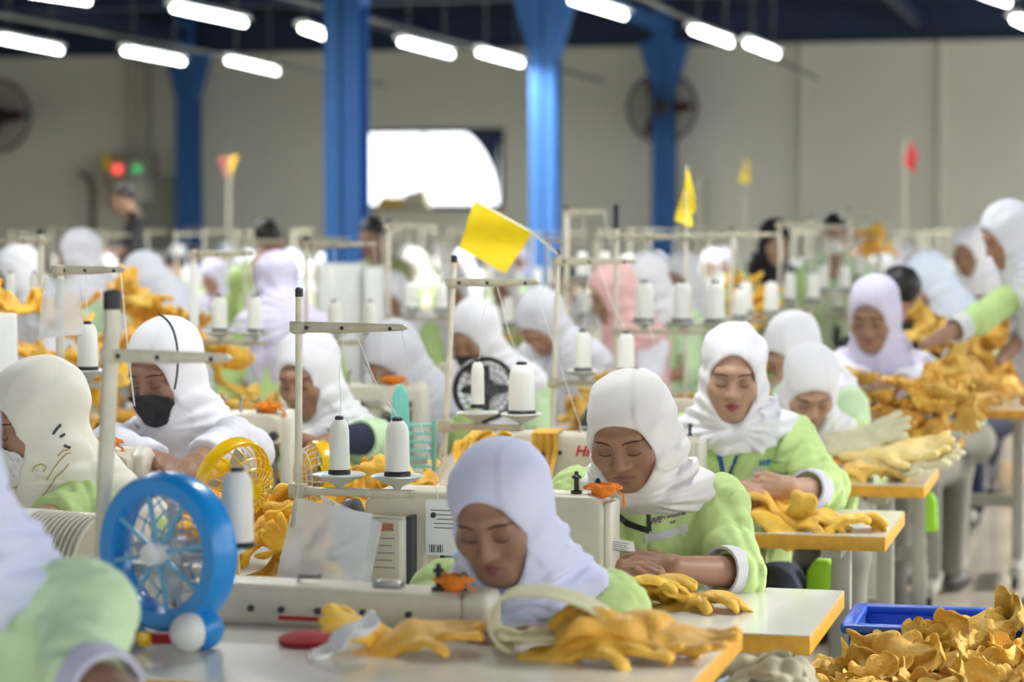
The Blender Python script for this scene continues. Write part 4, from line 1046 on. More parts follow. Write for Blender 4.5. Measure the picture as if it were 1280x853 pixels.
MB().lathe([(.004, -.012), (.012, -.010), (.014, 0), (.012, .008)], (0, -.050, .018), (0, 1, 0), 14).build('knob', M_yel, bf)
# white drum fan
wf = empty('desk_fan', 'white ribbed drum fan behind the pale stand on the left', 'fan', P(95, 745, 4.55) * A(1, 1, 0) + A(0, 0, .75), R_(75))
for k in range(13):
    MB().tube([(.098 * math.cos(q), -.07 + .0125 * k, .13 + .098 * math.sin(q)) for q in np.linspace(0, 2 * PI, 32)[:-1]], .0042, 5, closed=True).build('rib', M_cream, wf)
MB().lathe([(.094, .085), (.102, .09), (.102, .12), (.05, .13)], (0, 0, .13), (0, 1, 0), 28, True).build('fan_ring', M_white, wf)
MB().lathe([(.092, -.068), (.092, .09)], (0, 0, .13), (0, 1, 0), 28).build('inner_drum', mat('tan_plastic', S(200, 190, 164), .5), wf)
MB().box((0, 0, .014), (.16, .14, .028)).build('base', M_white, wf, bevel=.01)
def small_fan(label, px, py, d, R, yaw, tilt, mc, mcage, zt, depth=.05, n=24):
    c = P(px, py, d); root = empty('desk_fan', label, 'fan', c); place(root, c, R_(yaw), R_(tilt))
    MB().lathe([(R * .97, -.012), (R * 1.08, -.014), (R * 1.12, -.004), (R * 1.10, .016), (R * .97, .018)], (0, 0, 0), (0, 1, 0), 32, True).build('fan_ring', mc, root)
    for k in range(n):
        q = 2 * PI * k / n; MB().tube([(R * t * math.cos(q), -.012 - depth * math.sqrt(max(0, 1 - t ** 3)), R * t * math.sin(q)) for t in (.22, .5, .75, .9, 1)], .0017, 5).build('guard_wire', mcage, root)
    for t in (.35, .6, .82): MB().tube([(R * t * math.cos(q), -.012 - depth * math.sqrt(max(0, 1 - t ** 3)), R * t * math.sin(q)) for q in np.linspace(0, 2 * PI, 28)[:-1]], .0017, 5, closed=True).build('guard_wire', mcage, root)
    MB().lathe([(R * .24, 0), (R * .20, -.004)], (0, -.012 - depth, 0), (0, 1, 0), 14).build('hub_cap', mcage, root)
    blades(4, R * .9, .55).build('blade_set', mat('grey_blade', S(186, 186, 180), .4) if mc is not M_black else M_dark, root)
    MB().lathe([(R * .4, .0), (R * .45, .03), (R * .3, .07), (.01, .08)], (0, 0, 0), (0, 1, 0), 16).build('motor', mc, root)
    Ri = np.array(root.rotation_euler.to_matrix()).T
    f = lambda x, y, z: Ri @ (A(x, y, z) - c)
    MB().tube([f(c[0], c[1], c[2] - R * .9), f(c[0], c[1] + .01, zt + .02)], .012, 8).build('neck', mc, root)
    MB().box(f(c[0], c[1], zt + .009), (.12, .11, .018), Ri).build('base', mc, root, bevel=.004)
    return root
small_fan('glossy yellow desk fan with wire guard before the masked woman', 291, 600, 5.05, .082, 62, 18, M_yel, M_yel, .75, .055)
small_fan('yellow desk fan with white guard beside the two cone stand', 398, 598, 5.35, .075, -52, 0, M_yel, M_cream, .75, .035)
small_fan('black desk fan behind the slim white cone', 606, 487, 7.5, .092, 30, 0, M_black, M_dark, .75, .05)
tf = empty('desk_fan', 'teal plastic fan with grille standing in the glove pile', 'fan', P(500, 560, 6.45) * A(1, 1, 0) + A(0, 0, .75), R_(25))
zt = P(515, 482, 6.4)[2] - .75
MB().prism([(-.018, 0), (.02, 0), (.026, zt * .5), (.022, zt * .92), (.008, zt), (-.008, zt), (-.02, zt * .9), (-.026, zt * .5)], -.02, .02, (A(-.0, 0, 0), A(1, 0, 0), A(0, 0, 1), A(0, -1, 0))).build('fan_body', M_teal, tf, bevel=.008)
for k in range(7): MB().box((.05, 0, .10 + .022 * k), (.07, .03, .006)).build('slat', M_teal, tf)
for s in (0, 1): MB().box((.022 + .07 * s, 0, .165), (.008, .034, .16)).build('grille_frame', M_teal, tf)
MB().box((.02, 0, .01), (.14, .1, .02)).build('base', M_teal, tf, bevel=.006)
MB().box((-.035, -.02, .11), (.02, .014, .22), roty(.18)).build('fan_handle', M_beige, tf)
# gloves and pieces on the nearest table
g1 = P(478, 788, 3.86); g1[2] = .84
glove(GH[3], g1 + A(.06, .0, .030), (.25, .1, -1.25), 'yellow glove with spread fingers lying before the nearest machine', 'gloves on the nearest table', M_leather, 1.0)
glove(GH[0], g1 + A(-.02, .0, .034), (.5, -.5, 2.2), 'folded yellow glove under the white crumpled paper', 'gloves on the nearest table', M_leather, .8)
pr = MB(); rows = []
for a_ in np.linspace(0, 1, 10): rows.append([(-.05 + .09 * a_ + .012 * math.sin(9 * b + 3 * a_), -.03 + .075 * b + .012 * math.sin(8 * a_), .008 + .055 * a_ + .012 * math.sin(9 * a_ + 6 * b)) for b in np.linspace(0, 1, 9)])
o = pr.grid(np.array(rows), .002).build('crumpled_paper', M_paper); o.location = tuple(P(430, 800, 3.76) * A(1, 1, 0) + A(0, 0, .842)); tag(o, 'white crumpled paper leaning on a yellow glove', 'paper')
o = MB().lathe([(.01, .0), (.045, .002), (.05, .010), (.035, .018), (.0, .02)], n=20).build('red_cushion', mat('red_cloth', S(176, 36, 44), .8)); o.location = tuple(P(385, 786, 3.93) * A(1, 1, 0) + A(0, 0, .8405)); tag(o, 'flat round red pincushion before the nearest machine', 'pincushion')
c = P(745, 795, 3.82); c[2] = .84
glove(GH[3], c + A(.02, -.02, .026), (.1, .1, -1.5), 'flat yellow glove at the front of the pile before the bowed woman', 'gloves on the nearest table', M_leather, 1.12)
glove(GH[0], c + A(.06, .02, .055), (-.2, .25, -1.1), 'curled yellow glove on top of the pile before the bowed woman', 'gloves on the nearest table', M_leather, 1.1)
glove(GM[7], c + A(.12, .03, .03), (.0, .2, -2.0), 'yellow glove at the right end of the pile before the bowed woman', 'gloves on the nearest table', M_leather, 1.0)
rows = []
for a_ in np.linspace(0, 1, 22):
    th = -1.2 + 4.6 * a_; r_ = .048 + .012 * a_
    rows.append([(-.115 - r_ * math.cos(th) + .10 * max(0, a_ - .55) * 2, -.05 + .11 * b, .055 + r_ * .95 * math.sin(th) * (1 - .25 * a_)) for b in np.linspace(0, 1, 7)])
o = MB().grid(np.array(rows), .004).build('suede_cuff', M_beige); o.location = tuple(c + A(.0, .01, -.0)); o.rotation_euler = (0, 0, .12); tag(o, 'beige suede glove cuff curled into a loop before the bowed woman', 'glove cuff')
glove(GM[7], c + A(-.085, .0, .028), (0, .05, 1.7), 'beige suede piece under the curled cuff', 'gloves on the nearest table', M_beige, .75)
# second table: gloves and label
c = P(850, 742, 4.86); c[2] = .75
glove(GH[0], c + A(-.02, .0, .036), (.4, .3, 1.9), 'crumpled yellow glove under the elbow of the second woman', 'gloves on the second table', M_leather, .95)
glove(GH[2], c + A(.055, -.01, .026), (.15, -.1, -1.75), 'yellow glove with thumb towards the shiny table end', 'gloves on the second table', M_leather, .9)
glove(GH[0], c + A(-.07, .02, .040), (.3, .1, -1.9), 'yellow glove folded beside the second machine', 'gloves on the second table', M_leather, .95)
rows = []
for a_ in np.linspace(0, 1, 8): rows.append([P(759 + 33 * b + 2 * a_, 671 + 7 * b + 17 * a_ - 5 * a_ * b, 4.90 + .006 * math.sin(3 * a_)) for b in np.linspace(0, 1, 8)])
lb = tag(MB().grid(np.array(rows), .0006).build('paper_label', M_paper), 'small white printed label held by the second woman', 'label')
for k in range(5):
    a0, a1 = P(764, 677 + 2.6 * k, 4.893), P(786 - 3 * (k % 2), 680.5 + 2.6 * k, 4.893); MB().tube([a0, a1], .0006, 4).build('printed_line', M_print, lb)
# third table
c = P(1000, 636, 6.08); c[2] = .75
glove(GH[0], c + A(-.07, .0, .050), (.6, .3, 2.0), 'yellow glove held up by the woman with red lips', 'gloves on the third table', M_leather, 1.0)
glove(GH[1], c + A(-.10, -.03, .040), (.3, -.4, 1.2), 'yellow glove hanging towards the table edge in her hands', 'gloves on the third table', M_leather, 1.0)
glove(GH[2], c + A(.03, .0, .035), (.1, .2, -1.5), 'yellow glove curled in the middle of the third table', 'gloves on the third table', M_leather, .95)
glove(GH[4], c + A(.12, .01, .036), (.2, -.2, -1.2), 'rolled yellow glove near the end of the third table', 'gloves on the third table', M_leather, .95)
glove(GM[3], c + A(-.02, .03, .030), (.1, .2, .4), 'yellow glove underneath the others on the third table', 'gloves on the third table', M_leather, .9)
# fourth table: pale cut pieces and gloves
c = P(1105, 600, 7.25); c[2] = .75
M_pale = mat('pale_leather', S(240, 214, 140), .6, var=.1, vscale=20, bump=.2, bscale=120)
glove(GM[7], c + A(.04, .05, .085), (.12, .40, -1.75), 'large pale yellow glove piece sloping to the table end', 'pieces on the fourth table', M_pale, 1.5)
glove(GM[0], c + A(.08, .02, .050), (.10, .35, -1.7), 'pale beige piece under the large pale glove', 'pieces on the fourth table', M_beige, 1.4)
glove(GM[0], c + A(-.05, .09, .12), (.4, .7, -1.2), 'cream suede piece sticking up by the forearm', 'pieces on the fourth table', M_beige, 1.15)
glove(GH[2], c + A(-.09, -.02, .040), (.2, .1, -1.5), 'ochre glove rolled at the front of the fourth table', 'pieces on the fourth table', M_leather3, 1.0)
glove(GH[4], c + A(-.16, .02, .045), (.4, .1, .3), 'ochre glove standing under the forearm on the fourth table', 'pieces on the fourth table', M_leather3, 1.0)
glove(GH[1], c + A(-.02, -.03, .032), (.0, .1, -1.2), 'ochre glove hanging over the front of the fourth table', 'pieces on the fourth table', M_leather3, .9)
# stacks on the following tables
c = A(-.775, 8.47, .75)
bundle(c + A(-.02, -.02, 0), 5, 7, .078, .033, 'ochre glove in the tall stack with fingertips towards the camera', 'gloves stacked on the narrow table', M_leather3, 5, ny=1, dy=.2, sc=.80)
heap(c + A(.16, .02, .10), (.26, .40, .10), 14, 'ochre glove sliding down the right side of the tall stack', 'gloves sliding off the tall stack', M_leather3, 8, sc=1.0, flat=.9)
# ------------------------------------------------------------------ blue crate with the big pile
cr0 = P(1080, 767, 5.6); zr = .63; cx0 = cr0[0]; cy1 = cr0[1]
cr = empty('plastic_crate', 'blue plastic crate behind the big mustard glove pile', 'crate', (cx0 + .34, cy1 - .135, .36))
w_, d_, h_ = .68, .27, zr - .36
MB().box((0, 0, .008), (w_, d_, .016)).build('crate_floor', M_tray, cr)
for nm, cc_, dd_ in (('crate_wall', (0, d_ / 2, h_ / 2), (w_, .012, h_)), ('crate_wall', (0, -d_ / 2, h_ / 2), (w_, .012, h_)), ('crate_wall', (-w_ / 2, 0, h_ / 2), (.012, d_, h_)), ('crate_wall', (w_ / 2, 0, h_ / 2), (.012, d_, h_))):
    MB().box(cc_, dd_).build(nm, M_tray, cr, bevel=.003)
for cc_, dd_ in (((0, d_ / 2 + .008, h_), (w_ + .04, .034, .022)), ((0, -d_ / 2 - .008, h_), (w_ + .04, .034, .022)), ((-w_ / 2 - .008, 0, h_), (.034, d_, .022)), ((w_ / 2 + .008, 0, h_), (.034, d_, .022))):
    MB().box(cc_, dd_).build('crate_rim', M_tray, cr, bevel=.007, seg=3)
tr = empty('trolley', 'low grey trolley under the blue crate', 'trolley', (cx0 + .30, cy1 - .40, 0))
MB().box((0, 0, .34), (w_ + .25, 1.0, .04)).build('deck', M_leg, tr, bevel=.004)
for sx in (-1, 1):
    for sy in (-1, 1): MB().box((sx * .36, sy * .42, .16), (.04, .04, .32)).build('leg', M_leg, tr)
rg = random.Random(11)
cp = P(1150, 800, 5.05); PL, PG = 'mustard leather glove in the big pile beside the blue crate', 'gloves piled over the blue crate'
def zrim(x): return .0
for j in range(6):                      # from the back of the pile to the front, each row a little lower
    for i in range(9):
        px = 990 + 39 * i + rg.uniform(-10, 10); dj = 5.22 - .085 * j
        ytop = 812 - 24 * math.exp(-((px - 1125) / 36) ** 2) - 52 / (1 + math.exp(-(px - 1188) / 14)) if px > 1060 else 812 + (1060 - px) * .42
        py = ytop + 19 * j + rg.uniform(-5, 5) + 20
        c = P(px, py, dj)
        if j < 2: rot = rotz(rg.uniform(-1.0, 1.0)) @ rotx(R_(rg.uniform(50, 78))) @ rotz(rg.uniform(-.5, .5))
        else: rot = rotz(rg.uniform(-.7, .7)) @ rotx(R_(rg.uniform(14, 44))) @ roty(rg.uniform(-.5, .5)) @ rotz(rg.uniform(-.6, .6))
        glove(rg.choice(GR), c - A(0, 0, .02), rot, ('mustard glove standing in the rear rank of the big pile by the crate', 'mustard glove standing in the second rank of the big pile', 'mustard glove lying high in the middle of the big pile', 'mustard glove lying halfway down the big pile', 'mustard glove lying low on the front of the big pile', 'mustard glove at the bottom edge of the big pile')[j], PG, M_leather2, rg.uniform(.95, 1.2))
for k in range(12):                     # filling beneath
    c = P(rg.uniform(990, 1290), rg.uniform(862, 890), rg.uniform(4.8, 5.0)); glove(rg.choice(GR), c, rotz(rg.uniform(-3, 3)) @ rotx(rg.uniform(-.4, .6)), PL, PG, M_leather2, 1.1)
M_greyglove = mat('grey_cotton', S(176, 172, 150), .9, var=.12, vscale=30)
for k in range(5):
    c = P(940 + 9 * k, 830 + 8 * (k % 3), 4.1 + .02 * k); glove(GH[k % 5], c, (rg.uniform(-.5, .5), rg.uniform(-.5, .5), rg.uniform(0, 6)), 'dull grey cotton glove below the corner of the nearest table', 'grey gloves by the nearest table', M_greyglove, .75)
# ------------------------------------------------------------------ people in front
SK1, SK2, SK3, SK4 = (.36, .205, .14), (.34, .185, .12), (.50, .30, .21), (.40, .22, .15)
w2 = make_person('woman in lime shirt and warm white hijab sewing at the second table', P(786, 538, 5.14), -3, (-6, 28, -4), .27, shirt=M_green, hijab=H_warm, skin=SK2, lips=(.27, .12, .10),
    arms=((P(706, 716, 5.2), P(762, 714, 4.95), A(.9, -.4, .1), A(.4, .3, -.9), .7), (P(922, 716, 5.10), P(842, 710, 4.96), A(-1, -.18, .06), A(.1, .75, -.6), .75)), sleeve=(.2, .16), cuff=M_grcloth,
    h=.0036, opening=(.063, .082, -.025), seed=2.3, fold=1.3, trousers=M_jean, hs=.97, wx=1.12, nup=.03, shw=.155, chest=1.08, strand_side=1, sdrop=.45)
ribbon(w2, 'shirt', 'lanyard', M_black, [(818, 618), (810, 640), (812, 664)], .0045); ribbon(w2, 'shirt', 'lanyard', M_black, [(760, 637), (785, 655), (812, 664)], .0065)
ribbon(w2, 'shirt', 'pocket_strip', M_grcloth, [(806, 673), (834, 668), (860, 659)], .0085)
PUR = mat('purple_print', S(118, 96, 128), .7)
print_on(w2, 'shirt', 'WE', (812, 656), (826, 653), .018, PUR, .35, .0006); print_on(w2, 'shirt', 'PT WORLD MODE', (826, 650), (850, 645), .0085, PUR); print_on(w2, 'shirt', 'UK', (838, 655), (850, 652), .0085, PUR)
w1 = make_person('bowed woman in lavender hijab at the nearest machine', P(624, 638, 4.16), -2, (-7, 28, -5), .24, shirt=M_green, hijab=H_lav, skin=SK1, lips=(.30, .10, .10), sdrop=.8,
    arms=((P(520, 800, 4.22), P(590, 800, 4.02), None, None, .5), (P(745, 800, 4.20), P(660, 800, 4.02), None, None, .5)), sleeve=(.5, .5), h=.0038, opening=(.060, .094, -.030), seed=4.1, hs=.95, wx=1.06, nup=.015, fold=.8, shw=.150, strand_side=1, shs=1.0)
w3 = make_person('woman with red lips and white scarf holding yellow gloves', P(916, 464, 6.42), 4, (9, 18, 1), .18, shirt=M_green, hijab=H_white, skin=SK3, lips=(.34, .07, .075),
    arms=((P(852, 625, 6.45), P(898, 612, 6.16), A(1, -.5, .1), A(.3, .3, -.9), .7), (P(1034, 612, 6.36), P(988, 610, 6.16), A(-1, -.25, .12), A(-.2, .9, -.3), 1.0)), sleeve=(.45, .45), cuff=M_lav,
    h=.0040, opening=(.060, .094, -.024), seed=3.2, fold=1.3, nup=.02, shw=.158, strand_side=1, shs=1.1)
RIB = mat('blue_ribbon', S(28, 84, 178), .6); BLP = mat('blue_print', S(60, 130, 176), .7)
ribbon(w3, 'shirt', 'lanyard', RIB, [(897, 560), (902, 580), (905, 600)], .006); ribbon(w3, 'shirt', 'lanyard', RIB, [(922, 570), (915, 588), (910, 602)], .006)
ribbon(w3, 'shirt', 'pocket_strip', M_grcloth, [(940, 590), (962, 594), (988, 596)], .010)
print_on(w3, 'shirt', 'WE', (947, 583), (960, 582), .022, BLP, .35, .001); print_on(w3, 'shirt', 'PT WORLD MODE', (960, 580), (984, 582), .0085, BLP)
w4 = make_person('woman in white hijab bowed deep over pale glove pieces', P(1012, 482, 7.5), 6, (18, 44, 0), .20, shirt=M_green, hijab=H_white, skin=SK3, arms=(None, (P(1086, 582, 7.52), P(1052, 590, 7.28), None, None, .5)), sleeve=(.35, .30), cuff=M_greenp, h=.006, seed=5.5, opening=(.060, .088, -.030), trousers=M_greytrouser)
w4b = make_person('woman in white hijab half hidden behind the bowed one', P(990, 438, 8.15), -40, (-35, 42, 0), .14, shirt=M_greenp, hijab=H_white, skin=SK3, h=.008, seed=6.1, detail=False, trousers=M_greytrouser)
w5 = make_person('woman in long lilac hijab behind the tall glove stack', P(1092, 392, 8.95), -6, (-10, 22, 0), .16, shirt=M_whiteshirt, hijab=H_lil, skin=SK1, style='drape', arms=((P(1052, 470, 8.95), P(1088, 474, 8.75), None, None, .5), (P(1150, 478, 8.95), P(1118, 476, 8.75), None, None, .5)), sleeve=(.7, .7), h=.0065, seed=7.7, shs=.82, drape_len=.24, hs=1.1, trousers=M_greytrouser)
l1 = make_person('woman with black face mask and white hijab on the left', P(204, 462, 5.95), -8, (-14, 22, -2), .20, shirt=M_whiteshirt, hijab=H_white, skin=SK2, style='drape', mask=M_mask,
    arms=((P(140, 560, 5.9), P(205, 580, 5.6), None, None, .5), (P(292, 552, 5.92), P(245, 578, 5.6), None, None, .5)), sleeve=(.8, .8), h=.0045, seed=8.3, shs=.86, drape_len=.30, opening=(.060, .092, -.026))
cw = [P(192, 390, 5.87), P(196, 391, 5.86), P(214, 402, 5.84), P(222, 430, 5.82), P(223, 460, 5.82), P(218, 490, 5.80), P(214, 500, 5.78)]
cw = [sum((w_ * np.array(p_) for w_, p_ in zip(((1 - t) ** 3 / 6, (3 * t ** 3 - 6 * t * t + 4) / 6, (-3 * t ** 3 + 3 * t * t + 3 * t + 1) / 6, t ** 3 / 6), cw[i:i + 4]))) for i in range(len(cw) - 3) for t in np.linspace(0, 1, 8)]
MB().tube([rotz(-R_(-8)) @ (p - A(*l1['root'].location)) for p in cw], .0028, 6).build('earphone_cord', mat('dark_green_cord', S(24, 60, 50), .5), l1['root'])
l2 = make_person('woman in cream printed hijab and white mask at the left edge', P(44, 524, 4.95), -30, (-44, 18, 0), .20, shirt=M_green2, hijab=H_cream, skin=SK4, style='drape', mask=M_maskw, arms=(None, (P(95, 640, 4.85), P(40, 655, 4.65), None, None, .5)), sleeve=(.6, .6), h=.0050, seed=9.4, shs=1.0, drape_len=.26)
GOLD = mat('gold_embroidery', S(196, 170, 116), .6); LEAF = mat('dark_leaf_print', S(70, 72, 74), .7)
for pth in ([(66, 543), (71, 536), (76, 531)], [(75, 547), (79, 544), (81, 543)], [(80, 557), (84, 559), (88, 560)]): ribbon(l2, 'hijab', 'printed_leaf', LEAF, pth, .0028, .002)
for pth in ([(40, 590), (44, 583), (52, 580), (58, 584), (54, 590)], [(58, 600), (66, 588), (74, 576), (82, 568), (88, 566)], [(64, 606), (70, 596), (80, 588), (86, 580)], [(52, 622), (60, 612), (66, 604)], [(72, 570), (78, 564), (86, 562)]): ribbon(l2, 'hijab', 'embroidery', GOLD, pth, .0014, .0018)
fl = make_person('blurred woman in lavender hijab and green shirt at the left edge', P(-95, 575, 3.25), 0, (-10, 20, 0), .20, shirt=M_greenp, hijab=H_lav, skin=SK4, style='wrap', arms=(None, (P(100, 842, 3.2), P(230, 930, 2.95), None, None, .5)), sleeve=(.2, .2), cuff=M_lav, h=.006, seed=1.2, shs=.75, shw=.17)
c1 = make_person('woman in white hijab and green shirt with navy arm cover', P(384, 466, 7.0), -8, (-12, 24, -3), .24, shirt=M_greenp, hijab=H_white, skin=SK4, arms=((P(345, 560, 7.0), P(378, 552, 6.75), A(1, -.3, 0), None, .6), (P(462, 548, 6.98), P(410, 552, 6.78), A(-1, -.2, 0), None, .6)), sleeve=(.3, .1), cuff=M_greenp, h=.0052, seed=2.9, shs=1.1)
el, wr = c1['arms'][1][0], c1['arms'][1][1]
MB().tube([el * .98 + wr * .02, wr * .8 + el * .2], [.050, .038], 14).build('arm_cover', M_navycloth, c1['root'])
c2 = make_person('woman in grey white hijab bowed over a machine, mid hall', P(492, 450, 7.95), -20, (-30, 46, 0), .26, shirt=M_green2, hijab=H_grey, skin=SK4, h=.007, seed=3.7, style='drape', drape_len=.16, shs=.9, detail=False)
c3 = make_person('woman in white hijab and black mask under the yellow flag', P(592, 418, 8.8), -12, (-22, 35, 0), .26, shirt=M_greenp, hijab=H_white, skin=SK4, mask=M_mask, h=.008, seed=4.6, style='drape', drape_len=.18, detail=False)
c4 = make_person('bowed woman in grey hijab left of the yellow flag stand', P(676, 402, 9.35), -25, (-20, 55, 0), .28, shirt=M_whiteshirt, hijab=H_grey, skin=SK4, h=.008, seed=5.1, style='drape', detail=False)
pk = make_person('woman in long dusty pink hijab in the middle distance', P(765, 366, 10.2), -55, (-60, 25, 0), .16, shirt=M_whiteshirt, hijab=H_pink, skin=SK1, h=.008, seed=6.6, style='drape', detail=False)
r1 = make_person('woman in white hijab right of the pink hijab', P(808, 350, 11.2), -40, (-40, 35, 0), .2, shirt=M_greenp, hijab=H_white, skin=SK1, h=.009, seed=7.1, detail=False)
r2 = make_person('woman in white hijab behind the thread cones, face down', P(852, 345, 12.6), -10, (-20, 30, 0), .2, shirt=M_green, hijab=H_white, skin=SK1, h=.009, seed=8.1, detail=False)
w6 = make_person('sunlit woman in bluish white hijab bent to the left', P(1160, 350, 10.9), -35, (-75, 45, 0), .22, shirt=M_greenp, hijab=H_blue, skin=SK3, h=.008, seed=9.1, style='drape', drape_len=.2, detail=False, trousers=M_greytrouser)
bh = make_person('black haired person in black top behind the lilac hijab', P(1128, 372, 9.75), 160, (160, 20, 0), .12, shirt=M_blackcloth, hair=True, skin=SK3, h=.009, seed=1.9, detail=False, trousers=M_greytrouser)
w7 = make_person('woman in white hijab beside the far right glove heap', P(1212, 312, 12.2), -20, (-25, 25, 0), .18, shirt=M_greenp, hijab=H_white, skin=SK2, h=.010, seed=2.6, detail=False)
w8 = make_person('standing woman in white hijab reaching over gloves at the right edge', P(1258, 292, 9.3), -70, (-62, 30, 0), .26, shirt=M_green2, hijab=H_grey, skin=SK2, style='drape', stand=True, arms=((P(1226, 398, 9.1), P(1178, 420, 9.0), None, None, .4), (P(1300, 400, 9.5), P(1260, 440, 9.2), None, None, .4)), sleeve=(.55, .55), cuff=M_grcloth, h=.007, seed=3.3, drape_len=.34, trousers=M_navycloth, detail=False)
l3 = make_person('woman in white hijab and green shirt seen from behind', P(345, 352, 10.2), -150, (-130, 25, 0), .2, shirt=M_green, hijab=H_lil, skin=SK4, h=.008, seed=4.4, style='drape', drape_len=.20, detail=False)
l5 = make_person('woman in white hijab in profile on the left', P(98, 318, 12.0), -75, (-80, 15, 0), .14, shirt=M_greenp, hijab=H_white, skin=SK2, h=.009, seed=5.2, style='drape', detail=False)
l6 = make_person('woman in white hijab at the left edge, mid hall', P(22, 342, 10.6), -50, (-50, 30, 0), .2, shirt=M_whiteshirt, hijab=H_white, skin=SK2, h=.009, seed=6.2, style='drape', detail=False)
l7 = make_person('bowed person in grey hijab before the yellow heap on the left', P(182, 350, 11.0), -50, (-60, 60, 0), .3, shirt=M_whiteshirt, hijab=H_grey, skin=SK2, h=.010, seed=7.2, style='drape', detail=False)
bm_ = make_person('standing dark haired man in black by the left wall', P(153, 248, 20.5), -60, (-60, 15, 0), .1, shirt=M_blackcloth, hair=True, skin=SK2, h=.014, seed=8.2, stand=True, detail=False)
gm = make_person('dark haired man in green shirt behind the lilac hijab, left', P(337, 300, 14.5), 170, (160, 10, 0), .12, shirt=M_green2, hair=True, skin=SK1, h=.012, seed=9.2, detail=False)
cm = make_person('dark haired man in olive shirt right of the nearest column', P(466, 296, 15.0), -20, (-20, 20, 0), .14, shirt=shirtmat((150, 156, 110), 'olive_shirt'), hair=True, skin=SK1, h=.012, seed=1.4, detail=False)
bj = make_person('woman in black hijab and green shirt among the far cones', P(968, 302, 13.5), 25, (30, 20, 0), .14, shirt=M_green2, hijab=H_black, skin=SK3, h=.011, seed=2.4, style='open', detail=False)
cpn = make_person('person in dark cap and white mask far back on the right', P(1042, 292, 14.5), 0, (0, 10, 0), .12, shirt=M_greenp, hair=True, mask=M_maskw, skin=SK1, h=.011, seed=3.4, detail=False)
# stools under the women whose seats show beside the tables
def stool(label, p):
    root = empty('stool', label, 'stool', (p[0], p[1], 0))
    MB().box((0, 0, .395), (.30, .26, .03)).build('seat', M_dark, root, bevel=.008)
    for sx in (-1, 1):
        for sy in (-1, 1): MB().tube([(sx * .12, sy * .10, .38), (sx * .14, sy * .12, 0)], .012, 8).build('leg', M_black, root)
for w_, lab in ((w2, 'dark stool under the second woman'), (w3, 'dark stool under the woman with red lips'), (w4, 'dark stool under the deep bowed woman')): stool(lab, w_['root'].location)
# ------------------------------------------------------------------ second row
R2X0, R2X1 = -3.0, -1.86
ORD = ['first', 'second', 'third', 'fourth', 'fifth', 'sixth', 'seventh', 'eighth', 'ninth', 'tenth']
ov0 = None; tb0 = None; st0 = None
r2y = [4.02, 5.18, 6.28, 7.45, 8.65, 9.85]
for k, y in enumerate(r2y):
    lab = f'white sewing table, {ORD[k]} from the camera in the second row'
    if tb0 is None: tb0 = make_table(lab, R2X0, R2X1, y - .27, y + .30, .75)
    else: dup(tb0, ((R2X0 + R2X1) / 2, y + .015, 0), None, lab)
    if k == 0: continue
    lab = ['', 'cream overlock machine before the woman with the black mask', 'cream overlock machine before the navy arm cover', 'cream overlock machine under the grey white bowed hijab', 'cream overlock machine before the black masked woman under the flag', 'cream overlock machine before the bowed grey hijab'][k]
    if ov0 is None: ov0 = make_overlock(lab, (-2.33, y, .75))
    else: dup(ov0, (-2.33 - .03 * (k == 2), y, .75), None, lab)
    orange_yarn(['', 'orange yarn on the machine by the black mask', 'orange yarn on the machine by the navy arm cover', 'orange yarn on the machine of the grey white bowed woman', 'orange yarn on the machine under the yellow flag', 'orange yarn on the machine of the bowed grey hijab'][k], (-2.33 + .05, y - .02, .75 + .25), .045)
CL = lambda w, i: f'white thread cone, {("left", "right")[i]} of the pair on the {w}'
def std(label, px, d, ytop, yarm, ybar, cones, La=.22, zb=.75, what='', r=.026, h=.115, ad=(1, -.03), **kw):
    t, c, e = make_stand(label, P(px, 400, d) * A(1, 1, 0) + A(0, 0, zb), P(px, ytop, d)[2], P(px, yarm, d)[2], P(px, ybar, d)[2], La, max(cones) + .05, cones, ad, **kw)
    for i, q in enumerate(c): make_cone(CL(what, i) if i < 2 else f'third white thread cone on the {what}', q, r, h)
    thread(t, e[0], c[0] + A(0, 0, h), 0, .0012); thread(t, e[3], e[3] + A(.12, -.2, -.32), .02, .0012)
    return t
std('thread stand with a grey plastic bag on the far left', 75, 6.05, 340, 338, 481, (.075,), .17, what='stand with the grey bag', rp=.011)
std('thread stand left of the lilac hijab, pale tall pole', 243, 8.0, 310, 318, 428, (.09, .215), .20, what='stand left of the lilac hijab', rp=.009)
std('thread stand whose arm points at the blue column', 383, 9.0, 300, 306, 428, (.11, .25), .27, what='stand pointing at the blue column', rp=.008)
std('thread stand right of the nearest blue column', 486, 10.05, 278, 284, 398, (.10, .23), .20, what='stand right of the blue column', rp=.009)
std('thread stand at the far left edge with two cones', 54, 8.6, 292, 300, 388, (-.10, .0), .18, what='stand at the left edge', ad=(-1, 0), rp=.011) if False else None
t, c, e = make_stand('thread stand at the far left edge with two cones', P(52, 400, 8.6) * A(1, 1, 0) + A(0, 0, .75), P(52, 292, 8.6)[2], P(52, 302, 8.6)[2], P(52, 390, 8.6)[2], .15, .17, (.025, .12), (-1, -.02), rp=.011)
for i, q in enumerate(c): make_cone(CL('stand at the left edge', 1 - i), q, .018, .10)
std('white thread stand frame left of the black grip', 708, 10.4, 262, 266, 358, (.07, .17), .17, what='stand left of the black grip', rp=.012)
std('thread stand at the narrow yellow flag', 857, 9.66, 287, 296, 408, (.12, .22), .20, what='stand at the narrow yellow flag')
std('first thread stand right of the narrow yellow flag', 914, 10.15, 288, 294, 402, (.06, .17), .20, what='first stand right of the narrow flag', r=.03, h=.13)
std('second thread stand right of the narrow yellow flag', 974, 11.4, 276, 282, 385, (.05, .16), .20, what='second stand right of the narrow flag', r=.03, h=.13)
